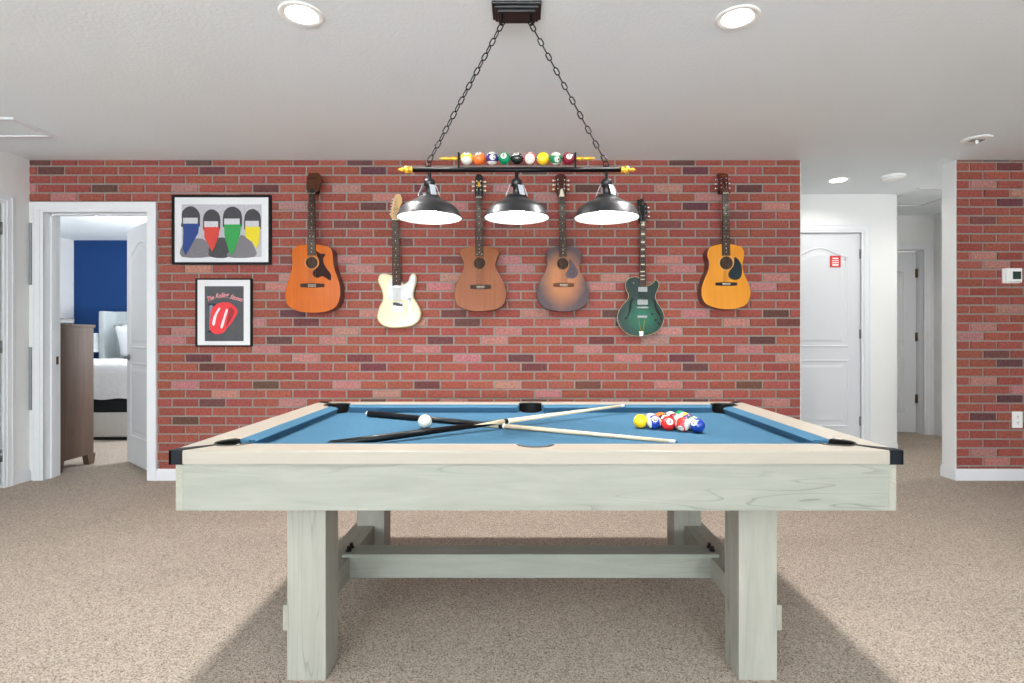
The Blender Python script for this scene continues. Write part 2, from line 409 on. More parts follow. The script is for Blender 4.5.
# ------------------------------------------------------------------ doors
def panel_door(name, w, h, loc, rotz, hinges=(), lever=None, hinge_mat='nickel', th=.035, label=None):
    """slab local: x 0..w, y 0..th (front face y=0), z 0..h; both faces carry panels"""
    d = mk(name, boxes((0, w, 0, th, .008, h)), M['door']); d['kind'] = 'structure'
    d.location = loc; d.rotation_euler = (0, 0, rotz)
    if label: d['label'] = label
    sw = .115
    def arch(x0, x1, z0, z1, A):
        p = [(x0, z0), (x1, z0), (x1, z1)]
        if A:
            N = 24
            for i in range(1, N):
                t = i/N; p.append((x1+(x0-x1)*t, z1+A*math.sin(PI*t)**2*(1 if True else 0)))
        p.append((x0, z1)); return p
    for pl in (arch(sw, w-sw, 1.02, h-.22, .085), arch(sw, w-sw, .24, .90, 0)):
        bm = BM()
        layered(bm, pl, [(0, .0), (.004, -.006), (.012, -.008), (.022, -.001), (.05, -.001), (.075, -.007)], cap0=False, smooth=False)
        layered(bm, pl, [(0, th), (.004, th+.006), (.012, th+.008), (.022, th+.001), (.05, th+.001), (.075, th+.007)], cap0=False, smooth=False)
        mk('door_panel', bm, M['door'], d)
    for (z, x) in hinges:
        bm = BM(); box(bm, x-.012, x+.012, -.006, .0, z-.045, z+.045); lathe(bm, [(.006, z-.045), (.006, z+.045)], 10, (x, -.007, 0))
        mk('hinge', bm, M[hinge_mat], d)
    if lever:
        x, z, s = lever
        for (yy, sg) in ((0, -1), (th, 1)):
            bm = BM(); lathe(bm, [(.028, 0), (.028, .008*sg), (.012, .012*sg), (.010, .045*sg)], 20, (x, yy, z), 'Y')
            tube(bm, [(x, yy+.045*sg, z), (x+.03*s, yy+.05*sg, z), (x+.12*s, yy+.045*sg, z-.004)], [.009, .009, .007], 10)
            mk('door_handle', bm, M['nickel'], d)
    return d
# bedroom door, standing open; local x runs from hinge into the bedroom
panel_door('door_1', .78, 2.08, (-2.935, 4.47, 0), math.atan2(.50, -.59), hinges=[(1.9, 0.012), (1.05, 0.012), (.2, 0.012)], lever=(.72, .94, -1), label='white arched two-panel bedroom door standing open')
# closet door in the nook
d2 = panel_door('door_2', .80, 2.132, (2.504, DW+.01, 0), 0, hinges=[(.30, .80), (1.15, .80), (1.93, .80)], label='closed white arched-panel door with a red sticker')
panel_door('door_3', .80, 2.115, (BX0-.012, 3.286, 0), PI/2, hinges=[(.24, .80), (1.05, .80), (1.93, .80)], label='white door in the left side wall with three hinges')
dh = panel_door('door_4', .77, 2.11, (4.585+.012, HY+.135, 0), PI-math.radians(14), hinges=[], label='hall door standing ajar with dark bronze hinges')
for z in (1.86, 1.12, .40):
    bm = BM(); box(bm, -.03, .012, .035, .041, z-.05, z+.05); lathe(bm, [(.008, z-.05), (.008, z+.05)], 10, (0, .045, 0)); mk('hinge', bm, M['bronze'], dh)
# strike plate on the bedroom jamb
bm = boxes((OX0+.0, OX0+.003, WALL+.095, WALL+.125, .90, .965), (OX0+.003, OX0+.006, WALL+.10, WALL+.12, .915, .95)); tag(mk('strike_plate', bm, M['bronze'], loc=(OX0+.001, WALL+.11, .93)), 'small dark strike plate on the left jamb of the bedroom doorway', 'strike plate')
# corner shadow and mortar shaped as thin grey strips, left of the bedroom door
CORNER_SHADE = mat('corner_shade_grey', (140, 142, 146), .5, var=.05)
for (y0, y1, l) in ((223, 285, 'upper narrow grey strip for the shadow and mortar in the corner beside the bedroom door casing'), (347, 410, 'lower narrow grey strip for the shadow and mortar in the corner beside the bedroom door casing')):
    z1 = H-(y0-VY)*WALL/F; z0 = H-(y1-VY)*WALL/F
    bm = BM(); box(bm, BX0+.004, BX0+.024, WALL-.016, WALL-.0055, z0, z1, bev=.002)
    tag(mk('corner_shade_strip', bm, CORNER_SHADE, loc=(BX0+.014, WALL-.01, z0)), l, 'metal strip', None)

# red sticker on the closed door
RED = mat('red_sticker', (214, 42, 38), .5, var=.03)
s = thing('door_sticker', 'small red square sticker with white lines on the closed white door', 'sticker', at(835.3, 261.5, DW-.002))
w2, h2 = .052, .056
bm = BM(); layered(bm, [(-w2, -h2), (w2, -h2), (w2, h2), (-w2, h2)], [(0, .0), (0, -.0015), (.001, -.002)]); mk('backing', bm, RED, s)
bm = BM()
for i, (zz, ww, hh) in enumerate(((.03, .028, .006), (.008, .034, .004), (-.012, .034, .004), (-.034, .03, .008))): box(bm, -ww, ww, -.003, -.002, zz-hh, zz+hh)
mk('lettering', bm, M['white'], s)

# ------------------------------------------------------------------ pool table (local origin under its middle)
TX = .042; Y0, Y1 = 1.637, 2.865; TY = (Y0+Y1)/2; HL = 2.185/2; HW = (Y1-Y0)/2
RT = .788; RB = .749; BED = .752
LEGW = wood('oak_leg', (165, 163, 153), (141, 140, 130), 'Z', 5, .55, crack=(98, 102, 96), long=.12)
APR = wood('oak_apron', (154, 155, 146), (130, 133, 123), 'X', 5, .5, crack=(90, 97, 93), long=.12)
APRY = wood('oak_apron_end', (162, 160, 148), (140, 139, 127), 'Y', 5, .5, crack=(98, 100, 92), long=.12)
RAILM = mat('cream_rail', (164, 157, 145), .35, var=.02, scale=30, stretch=(.1, 1, 1))
CLOTH = mat('blue_cloth', (64, 102, 128), .95, var=.05, scale=90, bump=.3, bscale=900, bdist=.001, spec=.1)
LEATHER = mat('pocket_leather', (7, 7, 8), .6, spec=.2, var=.2, scale=60)
RIM = mat('pocket_rim', (92, 88, 84), .3, .7, var=.05)
CAP = mat('corner_cap', (6, 14, 24), .5, 0, spec=.25, var=.1)
tb = thing('pool_table', 'whitewashed oak pool table with blue cloth in the middle of the room', 'pool table', (TX, TY, 0))
ci = .132; PC = [(-HL+ci, -HW+ci), (HL-ci, -HW+ci), (-HL+ci, HW-ci), (HL-ci, HW-ci)]
PS = [(0, -HW+.108), (0, HW-.108)]
def cut(objs, cyls):
    """boolean the vertical cylinders out of the meshes"""
    bmc = BM()
    for (x, y, r) in cyls: lathe(bmc, [(r, .5), (r, 1.0)], 40, (x, y, 0))
    bmesh.ops.recalc_face_normals(bmc, faces=bmc.faces[:])
    me = bpy.data.meshes.new('c'); bmc.to_mesh(me); bmc.free()
    co = bpy.data.objects.new('c', me); C.objects.link(co); co.location = (TX, TY, 0)
    for o in objs:
        md = o.modifiers.new('b', 'BOOLEAN'); md.object = co; md.operation = 'DIFFERENCE'; md.solver = 'EXACT'
    dg = bpy.context.evaluated_depsgraph_get(); dg.update()
    for o in objs:
        nm = bpy.data.meshes.new_from_object(o.evaluated_get(dg)); o.modifiers.clear(); o.data = nm
    bpy.data.objects.remove(co)
CYL = [(x, y, .062) for x, y in PC]+[(x, y, .058) for x, y in PS]
rw = .112; rails = []
def mitre(kind):
    L, W = HL, HW
    if kind == 'f': return [(-L, -W), (L, -W), (L-rw, -W+rw), (-L+rw, -W+rw)]
    if kind == 'b': return [(-L+rw, W-rw), (L-rw, W-rw), (L, W), (-L, W)]
    if kind == 'l': return [(-L, -W), (-L+rw, -W+rw), (-L+rw, W-rw), (-L, W)]
    if kind == 'r': return [(L-rw, -W+rw), (L, -W), (L, W), (L-rw, W-rw)]
for k in 'fblr':
    bm = BM(); layered(bm, mitre(k), [(0, RB), (0, RT-.004), (.002, RT-.001), (.004, RT)], plane='XY', smooth=False)
    rails.append(mk('rail', bm, RAILM, tb))
cut(rails, CYL)
# cloth-covered bed
bm = BM(); box(bm, -HL+.09, HL-.09, -HW+.09, HW-.09, BED-.03, BED); bed = mk('bed_cloth', bm, CLOTH, tb)
cut([bed], [(x, y, .058) for x, y in PC]+[(x, y, .05) for x, y in PS])
# cushions: triangular-nosed rubber strips with angled ends
cw = .05
cushions = []
def cushion(a, b, inward, sa, sb):
    """a,b: ends on the rail's inner edge; sa,sb: how far each end is cut back at the nose"""
    a, b, n = Vector(a), Vector(b), Vector(inward); d = (b-a).normalized()
    prof = [(0, BED-.001), (0, RT-.002), (.006, RT), (cw-.006, RT-.006), (cw, RT-.010), (cw-.012, BED+.004), (cw-.014, BED-.001)]
    bm = BM(); rings = []
    for P, s, sg in ((a, sa, 1), (b, sb, -1)):
        rings.append([bm.verts.new((*(P+n*u+d*(sg*s*u/cw)), z)) for u, z in prof])
    skin(bm, rings, smooth=False); cushions.append(mk('cushion', bm, CLOTH, tb))
e = .172; sp = .055
for sx in (-1, 1):
    cushion((sx*sp, -HW+rw), (sx*(HL-e), -HW+rw), (0, 1), .012, .035)
    cushion((sx*sp, HW-rw), (sx*(HL-e), HW-rw), (0, -1), .012, .035)
cushion((-HL+rw, -HW+e), (-HL+rw, HW-e), (1, 0), .035, .035)
cushion((HL-rw, -HW+e), (HL-rw, HW-e), (-1, 0), .035, .035)
cut(cushions, CYL)
for i, (x, y, r) in enumerate(CYL):
    bm = BM()
    n = 40; rr = r-.002
    prof = [(rr, RT+.0015), (rr, RT-.06), (rr*.9, .64), (rr*.5, .622), (.001, .62)]
    side = i > 3
    cx = -x/ math.hypot(x, y) if not side else 0; cy = -y/math.hypot(x, y) if not side else (1 if y < 0 else -1)
    if not side: cx, cy = (-1 if x > 0 else 1)/math.sqrt(2), (-1 if y > 0 else 1)/math.sqrt(2)
    # liner: back part rises to the rail top, mouth side stays below the bed
    rings = []
    for (q, z) in prof:
        ring = []
        for j in range(n):
            a = 2*PI*j/n; dx, dy = math.cos(a), math.sin(a); f = dx*cx+dy*cy
            zz = z
            if z > .70 and f > (.05 if side else .55): zz = min(z, BED-.006)
            ring.append(bm.verts.new((x+dx*q, y+dy*q, zz)))
        rings.append(ring)
    skin(bm, rings, cap0=False, cap1=True); p = mk('pocket', bm, LEATHER, tb)
    a0 = math.atan2(-cy, -cx); span = 1.9 if not side else 1.35
    pts = [(x+math.cos(a0+t*span/10)*r, y+math.sin(a0+t*span/10)*r, RT+.0005) for t in range(-10, 11)]
    bm = BM(); tube(bm, pts, .0035, 8); mk('pocket_rim', bm, RIM, p)
for sx in (-1, 1):
    for sy in (-1, 1):
        bm = BM(); k = .040; o_ = .0005
        X, Y = sx*(HL+o_), sy*(HW+o_)
        xs = sorted((X, X-sx*k)); ys = sorted((Y, Y-sy*.006)); box(bm, *xs, *ys, RB-.002, RT+.001)
        xs = sorted((X, X-sx*.006)); ys = sorted((Y, Y-sy*k)); box(bm, *xs, *ys, RB-.002, RT+.001)
        # slim plate along the mitre from the corner to the pocket
        c0 = Vector((X, Y)); c1 = Vector((sx*(HL-ci+.042), sy*(HW-ci+.042))); dd = (c1-c0).normalized(); nn = Vector((-dd.y, dd.x))
        prism(bm, [tuple(c0), tuple(c0+nn*.02+dd*.024), tuple(c1+nn*.006), tuple(c1-nn*.006), tuple(c0-nn*.02+dd*.024)], RT-.001, RT+.002, plane='XY')
        mk('corner_cap', bm, CAP, tb)
# apron
AX = HL-.013; AY = HW-.010
bm = BM(); box(bm, -AX+.022, AX-.022, -AY, -AY+.022, .607, RB, bev=.0015); mk('apron_panel', bm, APR, tb)
bm = BM(); box(bm, -AX+.022, AX-.022, AY-.022, AY, .607, RB, bev=.0015); mk('apron_panel', bm, APR, tb)
for s_ in (-1, 1):
    bm = BM(); box(bm, *sorted((s_*AX, s_*(AX-.022))), -AY, AY, .607, RB, bev=.0015); mk('apron_panel', bm, APRY, tb)
bm = BM(); box(bm, -AX+.03, AX-.03, -AY+.03, -.01, .70, .72); box(bm, -AX+.03, AX-.03, .01, AY-.03, .70, .72); mk('slate_support', bm, APRY, tb)
# legs and stretchers
for sx in (-1, 1):
    xa, xb = (-.813, -.686) if sx < 0 else (.669, .795)
    for ya in (1.804-TY, 2.573-TY):
        bm = BM(); box(bm, xa, xb, ya, ya+.124, 0, .70, bev=.002); mk('leg', bm, LEGW, tb)
    xa, xb = (-.832, -.732) if sx < 0 else (.716, .816)
    bm = BM(); box(bm, xa, xb, 1.815-TY, 2.685-TY, .158, .242, bev=.002); mk('end_stretcher', bm, APRY, tb)
bm = BM(); box(bm, -.732, .716, 2.20-TY, 2.29-TY, .162, .244, bev=.001); box(bm, -.76, .744, 2.195-TY, 2.295-TY, .244, .258, bev=.001); st = mk('long_stretcher', bm, APR, tb)
for x in (-.745, .729):
    bm = BM(); lathe(bm, [(.012, .2575), (.012, .265), (.007, .266), (.007, .278)], 12, (x, 2.23-TY, 0)); lathe(bm, [(.012, .2575), (.012, .265), (.007, .266), (.007, .278)], 12, (x, 2.265-TY, 0)); mk('bolt', bm, M['blackp'], st)

# ------------------------------------------------------------------ balls
BC = {'yellow': (246, 202, 20), 'blue': (22, 58, 150), 'red': (214, 34, 30), 'purple': (60, 34, 116), 'orange': (244, 112, 40), 'green': (0, 128, 84), 'maroon': (128, 18, 44), 'black': (14, 14, 16), 'white': (218, 216, 204)}
NUM = {1: ('yellow', 0), 2: ('blue', 0), 3: ('red', 0), 4: ('purple', 0), 5: ('orange', 0), 6: ('green', 0), 7: ('maroon', 0), 8: ('black', 0), 9: ('yellow', 1), 10: ('blue', 1), 11: ('red', 1), 12: ('purple', 1), 13: ('orange', 1), 14: ('green', 1), 15: ('maroon', 1)}
bmats = {}
def ball_mat(col, stripe, R):
    key = (col, stripe, R)
    if key in bmats: return bmats[key]
    m, nt, b = new_mat('ball_%s_%s' % (col, 'stripe' if stripe else 'solid'))
    b.inputs['Roughness'].default_value = .08; b.inputs['Coat Weight'].default_value = .5
    tc = nt.nodes.new('ShaderNodeTexCoord'); sx = nt.nodes.new('ShaderNodeSeparateXYZ'); nt.links.new(tc.outputs['Object'], sx.inputs[0])
    def math_(op, a, v):
        n = nt.nodes.new('ShaderNodeMath'); n.operation = op
        nt.links.new(a, n.inputs[0])
        if v is not None: n.inputs[1].default_value = v
        return n.outputs[0]
    ax = math_('ABSOLUTE', sx.outputs[0], None); circ = math_('GREATER_THAN', ax, R*.885)
    if col == 'white': circ = math_('MULTIPLY', circ, 0)
    base = None
    mx = nt.nodes.new('ShaderNodeMix'); mx.data_type = 'RGBA'; nt.links.new(circ, mx.inputs[0]); mx.inputs[7].default_value = (*lin(BC['white']), 1)
    if stripe:
        az = math_('ABSOLUTE', sx.outputs[2], None); st_ = math_('LESS_THAN', az, R*.58)
        m2 = nt.nodes.new('ShaderNodeMix'); m2.data_type = 'RGBA'; nt.links.new(st_, m2.inputs[0])
        m2.inputs[6].default_value = (*lin(BC['white']), 1); m2.inputs[7].default_value = (*lin(BC[col]), 1)
        nt.links.new(m2.outputs[2], mx.inputs[6])
    else: mx.inputs[6].default_value = (*lin(BC[col]), 1)
    nt.links.new(mx.outputs[2], b.inputs['Base Color'])
    bmats[key] = m; return m
sph = {}
def sphere_mesh(R):
    if R not in sph:
        bm = BM(); bmesh.ops.create_uvsphere(bm, u_segments=40, v_segments=24, radius=R)
        for f in bm.faces: f.smooth = True
        me = bpy.data.meshes.new('ball'); bm.to_mesh(me); bm.free(); sph[R] = me
    return sph[R]
def rotmat(numdir, axis):
    X = Vector(numdir).normalized(); Z = Vector(axis); Z = (Z-X*Z.dot(X)).normalized(); Y = Z.cross(X)
    return Matrix((X, Y, Z)).transposed()
def ball(name, num, R, loc, numdir, up, parent=None):
    """stripe axis and the top of the numeral both point along 'up'"""
    col, stripe = NUM[num] if num else ('white', 0)
    me = sphere_mesh(R).copy(); me.materials.append(ball_mat(col, stripe, R))
    o = bpy.data.objects.new(name, me); C.objects.link(o); o.location = loc; o.rotation_euler = rotmat(numdir, up).to_euler()
    if parent is not None: o.parent = parent
    if num:
        bm = text_bm(str(num), R*.76, bold=.0005)
        bmesh.ops.triangulate(bm, faces=bm.faces[:])
        bmesh.ops.subdivide_edges(bm, edges=bm.edges[:], cuts=1)
        M2 = []
        for v in bm.verts:
            y, z = v.co.x, v.co.y
            v.co = Vector((math.sqrt(max(R*R-y*y-z*z, 0))*1.006, y, z))
        a_ = mk('number', bm, M['blackp'], o); b_ = a_.copy(); C.objects.link(b_); b_.parent = o; b_.rotation_euler = (0, 0, PI)
    return o
BR = .0285
base = Vector((.486, 2.258)); u = Vector((.871, -.490)); n = Vector((.490, .871))
rack = [[(1, (.85, -.25, -.42), (0, 0, 1)), (10, (-.05, -.75, .62), (1, 0, .15)), (3, (0, -.9, .38), (.1, 0, 1)), (11, (-.55, -.72, -.55), (.85, -.5, .1)), (2, (.7, .5, -.5), (0, 0, 1))],
        [(13, (.1, .8, .5), (.2, -.2, .9)), (8, (-.1, -.8, .75), (0, 0, 1)), (15, (.9, .4, 0), (-.2, -.6, .7)), (14, (-.45, -.75, .55), (.7, -.1, .7))],
        [(5, (.7, .5, .1), (0, 0, 1)), (7, (.6, -.2, .9), (0, 1, 0)), (4, (.8, .5, .2), (0, 0, 1))],
        [(12, (-.9, .3, .3), (.8, -.5, .5)), (9, (.6, .7, .3), (1, .6, 0))],
        [(6, (.2, .9, .3), (0, 0, 1))]]
rl = {1: 'yellow number 1 ball at the left end of the rack front row', 10: 'blue and white striped ball right of the yellow one, number up front', 3: 'red number 3 ball in the middle of the rack front row',
      11: 'red and white striped ball between the red and the dark blue ball', 2: 'dark blue ball at the right end of the rack, nearest the camera', 13: 'orange and white striped ball behind the yellow one in the rack',
      8: 'black number 8 ball half hidden behind the red ball in the rack', 15: 'maroon striped ball showing its white end in the rack second row', 14: 'green and white striped ball behind the dark blue ball in the rack',
      5: 'orange solid ball behind the black ball in the rack', 7: 'dark maroon solid ball in the middle of the rack', 4: 'purple blue solid ball in the rack behind the green striped ball',
      12: 'purple and white striped ball in the rack second row from the back', 9: 'yellow and white striped ball in the rack second row from the back', 6: 'green solid ball at the far tip of the rack'}
for j, row in enumerate(rack):
    for i, (num, nd, up) in enumerate(row):
        p = base+u*(BR*2.006*(i+j/2))+n*(BR*1.737*j)
        o = ball('billiard_ball', num, BR, (p.x, p.y, BED+BR), nd, up)
        tag(o, rl[num], 'ball', 'billiard balls racked on the table')
tag(ball('cue_ball', 0, BR, (-.397, 2.25, BED+BR), (1, 0, 0), (0, 0, 1)), 'white cue ball on the blue cloth beside the crossed cues', 'ball')

# ------------------------------------------------------------------ cues
MAPLE = wood('cue_maple', (232, 214, 184), (212, 190, 156), 'X', 20, .25, coat=.4)
def cue(name, label, A, B, rb=.0145, rt=.0062, blackfrac=.42, bump='white'):
    A, B = Vector(A), Vector(B); L = (B-A).length; d = (B-A).normalized()
    t = thing(name, label, 'cue', A, group=None); t.rotation_euler = d.to_track_quat('X', 'Z').to_euler()
    R = lambda s: rb+(rt-rb)*(s/L)**.9
    def seg(nm, s0, s1, m, ex=0):
        bm = BM(); lathe(bm, [(R(s0)+ex, s0), (R((s0+s1)/2)+ex, (s0+s1)/2), (R(s1)+ex, s1)], 20, axis='X'); return mk(nm, bm, m, t)
    bm = BM(); lathe(bm, [(.007, -.012), (.011, -.008), (.012, 0)], 18, axis='X'); mk('bumper', bm, M[bump], t)
    seg('butt', 0, L*blackfrac*.78, M['blackp'])
    f = seg('forearm', L*blackfrac*.78, L*.495, MAPLE)
    bm = BM()                    # black points running up the forearm
    s0, s1 = L*blackfrac*.779, L*.47
    for k in range(4):
        a0 = k*PI/2+.4
        vs = []
        for q, hw in ((0, .78), (.5, .42), (1, .02)):
            s = s0+(s1-s0)*q; r = R(s)+.0005
            vs.append([bm.verts.new((s, math.cos(a0+w)*r, math.sin(a0+w)*r)) for w in (-hw, -hw/2, 0, hw/2, hw)])
        for r0, r1 in zip(vs, vs[1:]):
            for i in range(4): bm.faces.new((r0[i], r0[i+1], r1[i+1], r1[i]))
    mk('inlay', bm, M['blackp'], f)
    seg('joint_collar', L*.495, L*.507, M['blackp'], .0006); seg('joint_ring', L*.507, L*.513, M['white'], .0006)
    seg('shaft', L*.513, L-.03, MAPLE); seg('ferrule', L-.03, L-.008, M['white'])
    bm = BM(); lathe(bm, [(rt, L-.008), (rt*.95, L-.002), (rt*.5, L)], 16, axis='X'); mk('tip', bm, mat('cue_tip', (70, 96, 130), .9), t)
    return t
cue('cue_stick', 'cue lying flat on the blue cloth underneath the other cue', (-.717, 2.572, BED+.0148), (.547, 1.929, BED+.0065), blackfrac=.53)
cue('cue_stick', 'cue crossing on top, its pale tip resting on the far cushion', (-.64, 1.833, BED+.0155), (.502, 2.68, RT+.004), blackfrac=.5, bump='blackp')

# ------------------------------------------------------------------ billiard light
LY = 2.30
def LP(px, py): return at(px, py, LY)
SH_OUT = mat('shade_black', (66, 66, 68), .38, .8, var=.1)
SH_IN = mat('shade_white', (250, 250, 248), .5, var=.01)
BRK = mat('bracket_steel', (226, 232, 240), .25, .5)
BULB = mat('bulb_glow', (255, 250, 240), .5, emit=30)
lf = thing('billiard_light', 'black three-shade billiard light hanging over the pool table on two chains', 'pendant light', (-.0225, LY, CEIL))
bm = BM()
zc = CEIL
for (hx, hy, z0, z1) in ((.103, .062, zc-.012, zc), (.092, .054, zc-.024, zc-.012), (.078, .045, zc-.036, zc-.024)):
    c = lf.location; box(bm, c.x-hx, c.x+hx, LY+.024-hy, LY+.024+hy, z0, z1, bev=.003)
mk('canopy', bm, SH_OUT, lf, world=True)
hooks = [(-.083, 1), (.037, -1)]
ends = [(-.392, .0), (.351, .0)]
zb = 1.825; ztop = 2.435
for (hx, s_), (ex, _) in zip(hooks, ends):
    bm = BM(); tube(bm, [(hx, LY, zc-.036), (hx, LY, ztop+.012)], .005, 8)
    tube(bm, [(hx+.010*math.cos(a), LY, ztop+.004+.010*math.sin(a)) for a in [2*PI*i/14 for i in range(14)]], .0025, 6, closed=True)
    mk('hook', bm, M['black'], lf, world=True)
    p0 = Vector((hx, LY, ztop)); p1 = Vector((ex, LY, zb+.03)); d = p1-p0; N = round(d.length/.034); st_ = d/N; dn = d.normalized(); y_ = Vector((0, 1, 0)); x_ = dn.cross(y_)
    bm = BM()
    for k in range(N):
        c = p0+st_*(k+.5); sd = x_ if k % 2 == 0 else (y_*.96+x_*.28).normalized()
        hl, hw = .0125, .0085
        pts = []
        for i in range(16):
            a = 2*PI*i/16; q = math.sin(a); pts.append(c+sd*(hw*math.cos(a))+dn*(hl*(1 if q > 0 else -1 if q < 0 else 0)*.6+hw*q))
        tube(bm, pts, .0026, 6, closed=True)
    mk('chain', bm, M['black'], lf, world=True)
    bm = BM(); tube(bm, [(ex+.012*math.cos(a), LY, zb+.022+.012*math.sin(a)) for a in [2*PI*i/14 for i in range(14)]], .0028, 6, closed=True)
    lathe(bm, [(.005, 0), (.005, .014)], 10, (ex, LY, zb+.004)); mk('loop', bm, M['black'], lf, world=True)
bx0, bx1 = -.456, .412
bm = BM(); lathe(bm, [(.0105, bx0), (.0105, bx1)], 24, (0, LY, zb), 'X'); mk('bar', bm, M['black'], lf, world=True)
for s_, xe in ((-1, bx0), (1, bx1)):
    bm = BM(); lathe(bm, [(.013, 0), (.014, .006*s_), (.010, .010*s_), (.012, .014*s_), (.017, .022*s_), (.016, .030*s_), (.009, .036*s_), (.006, .042*s_), (.009, .048*s_), (.006, .054*s_), (.003, .062*s_)], 18, (xe, LY, zb), 'X'); mk('finial', bm, M['gold'], lf, world=True)
# ball rail
zr = 1.872
for px in (458.8, 575.2):
    x = LP(px, 0).x
    bm = BM(); box(bm, x-.004, x+.004, LY-.008, LY+.008, zb+.005, zr+.024, bev=.001); mk('ball_post', bm, M['black'], lf, world=True)
bm = BM(); lathe(bm, [(.003, LP(458.8, 0).x), (.003, LP(575.2, 0).x)], 8, (0, LY, zr), 'X'); mk('ball_rod', bm, M['black'], lf, world=True)
for s_, px in ((-1, 458), (1, 576)):
    bm = BM(); lathe(bm, [(.004, 0), (.009, .004*s_), (.006, .010*s_), (.010, .018*s_), (.007, .026*s_), (.004, .032*s_), (.008, .042*s_), (.007, .056*s_), (.004, .070*s_), (.002, .078*s_)], 16, (LP(px, 0).x, LY, zr), 'X'); mk('finial', bm, M['gold'], lf, world=True)
br = .0263
lb = [(466.7, 9, (0, -.75, .65), (0, .65, .75)), (479.3, 5, (-.1, -.7, .7), (0, .7, .7)), (492.1, 12, (.12, -1, -.05), (0, 0, 1)), (504.4, 6, (-.1, -.98, .2), (0, 0, 1)), (517, 8, (-.1, -.75, .65), (0, .7, .7)),
      (530.1, 11, (0, -.35, .95), (.1, .9, .3)), (543, 1, (1, .1, .1), (0, 0, 1)), (555.6, 14, (.25, -.85, -.42), (0, -.45, 1)), (568.4, 7, (.05, -1, .08), (0, 0, 1))]
for px, num, nd, up in lb:
    p = LP(px, 0); o = ball('ball', num, br, (p.x-lf.location.x, 0, zr-lf.location.z), nd, up, lf)
    o['label'] = '%s ball' % (NUM[num][0]+(' striped' if NUM[num][1] else ''))
def shade(px):
    x = LP(px, 0).x; z0 = 1.625
    out = [(.136, 0), (.134, .006), (.127, .016), (.122, .030), (.112, .042), (.095, .054), (.072, .066), (.050, .078), (.042, .086), (.038, .090)]
    bm = BM(); lathe(bm, [(r, z0+h) for r, h in out], 48, (x, LY, 0), cap=False, mi=0)
    lathe(bm, [(r-.0025, z0+h-.0015) for r, h in out], 48, (x, LY, 0), cap=False, mi=1)
    tube(bm, [(x+.135*math.cos(2*PI*i/48), LY+.135*math.sin(2*PI*i/48), z0) for i in range(48)], .0022, 6, 0, closed=True)
    s = mk('shade', bm, [SH_OUT, SH_IN], lf, world=True)
    bm = BM(); lathe(bm, [(.040, z0+.086), (.041, z0+.090), (.017, z0+.094), (.0155, z0+.1), (.0155, z0+.128), (.023, z0+.130), (.024, z0+.152), (.018, z0+.160), (.008, z0+.163), (.007, zb)], 24, (x, LY, 0)); mk('socket', bm, SH_OUT, s, world=True)
    bm = BM()                                    # polished cage straps from cap to dome
    for a, ww in ((0, .016), (PI, .016), (-PI/2+.55, .012), (PI/2, .012)):
        ca, sa = math.cos(a), math.sin(a); tn = Vector((-sa, ca, 0))
        prev = None
        for r, h in ((.021, .134), (.028, .130), (.036, .110), (.042, .095), (.044, .087)):
            c = Vector((x+ca*r, LY+sa*r, z0+h)); row = [bm.verts.new(c+tn*w+Vector((ca, sa, 0))*o2) for w, o2 in ((-ww, 0), (ww, 0), (ww, .0015), (-ww, .0015))]
            if prev:
                for i in range(4): bm.faces.new((prev[i], prev[(i+1) % 4], row[(i+1) % 4], row[i]))
            else: bm.faces.new(row)
            prev = row
        bm.faces.new(prev[::-1])
    mk('bracket', bm, BRK, s, world=True)
    bm = BM(); bmesh.ops.create_uvsphere(bm, u_segments=24, v_segments=14, radius=.034, matrix=Matrix.Translation((x, LY, z0+.042)))
    lathe(bm, [(.013, z0+.07), (.013, z0+.095)], 16, (x, LY, 0)); b_ = mk('bulb', bm, BULB, s, world=True, smooth=True)
    l = bpy.data.lights.new('bulb_light', 'SPOT'); l.energy = 6; l.color = (1, .95, .88); l.shadow_soft_size = .05; l.spot_size = math.radians(140); l.spot_blend = .6
    lo = bpy.data.objects.new('bulb_light', l); C.objects.link(lo); lo.parent = lf; lo.location = (x-lf.location.x, 0, z0+.0-lf.location.z)
for px in (429.5, 516.7, 606.6): shade(px)

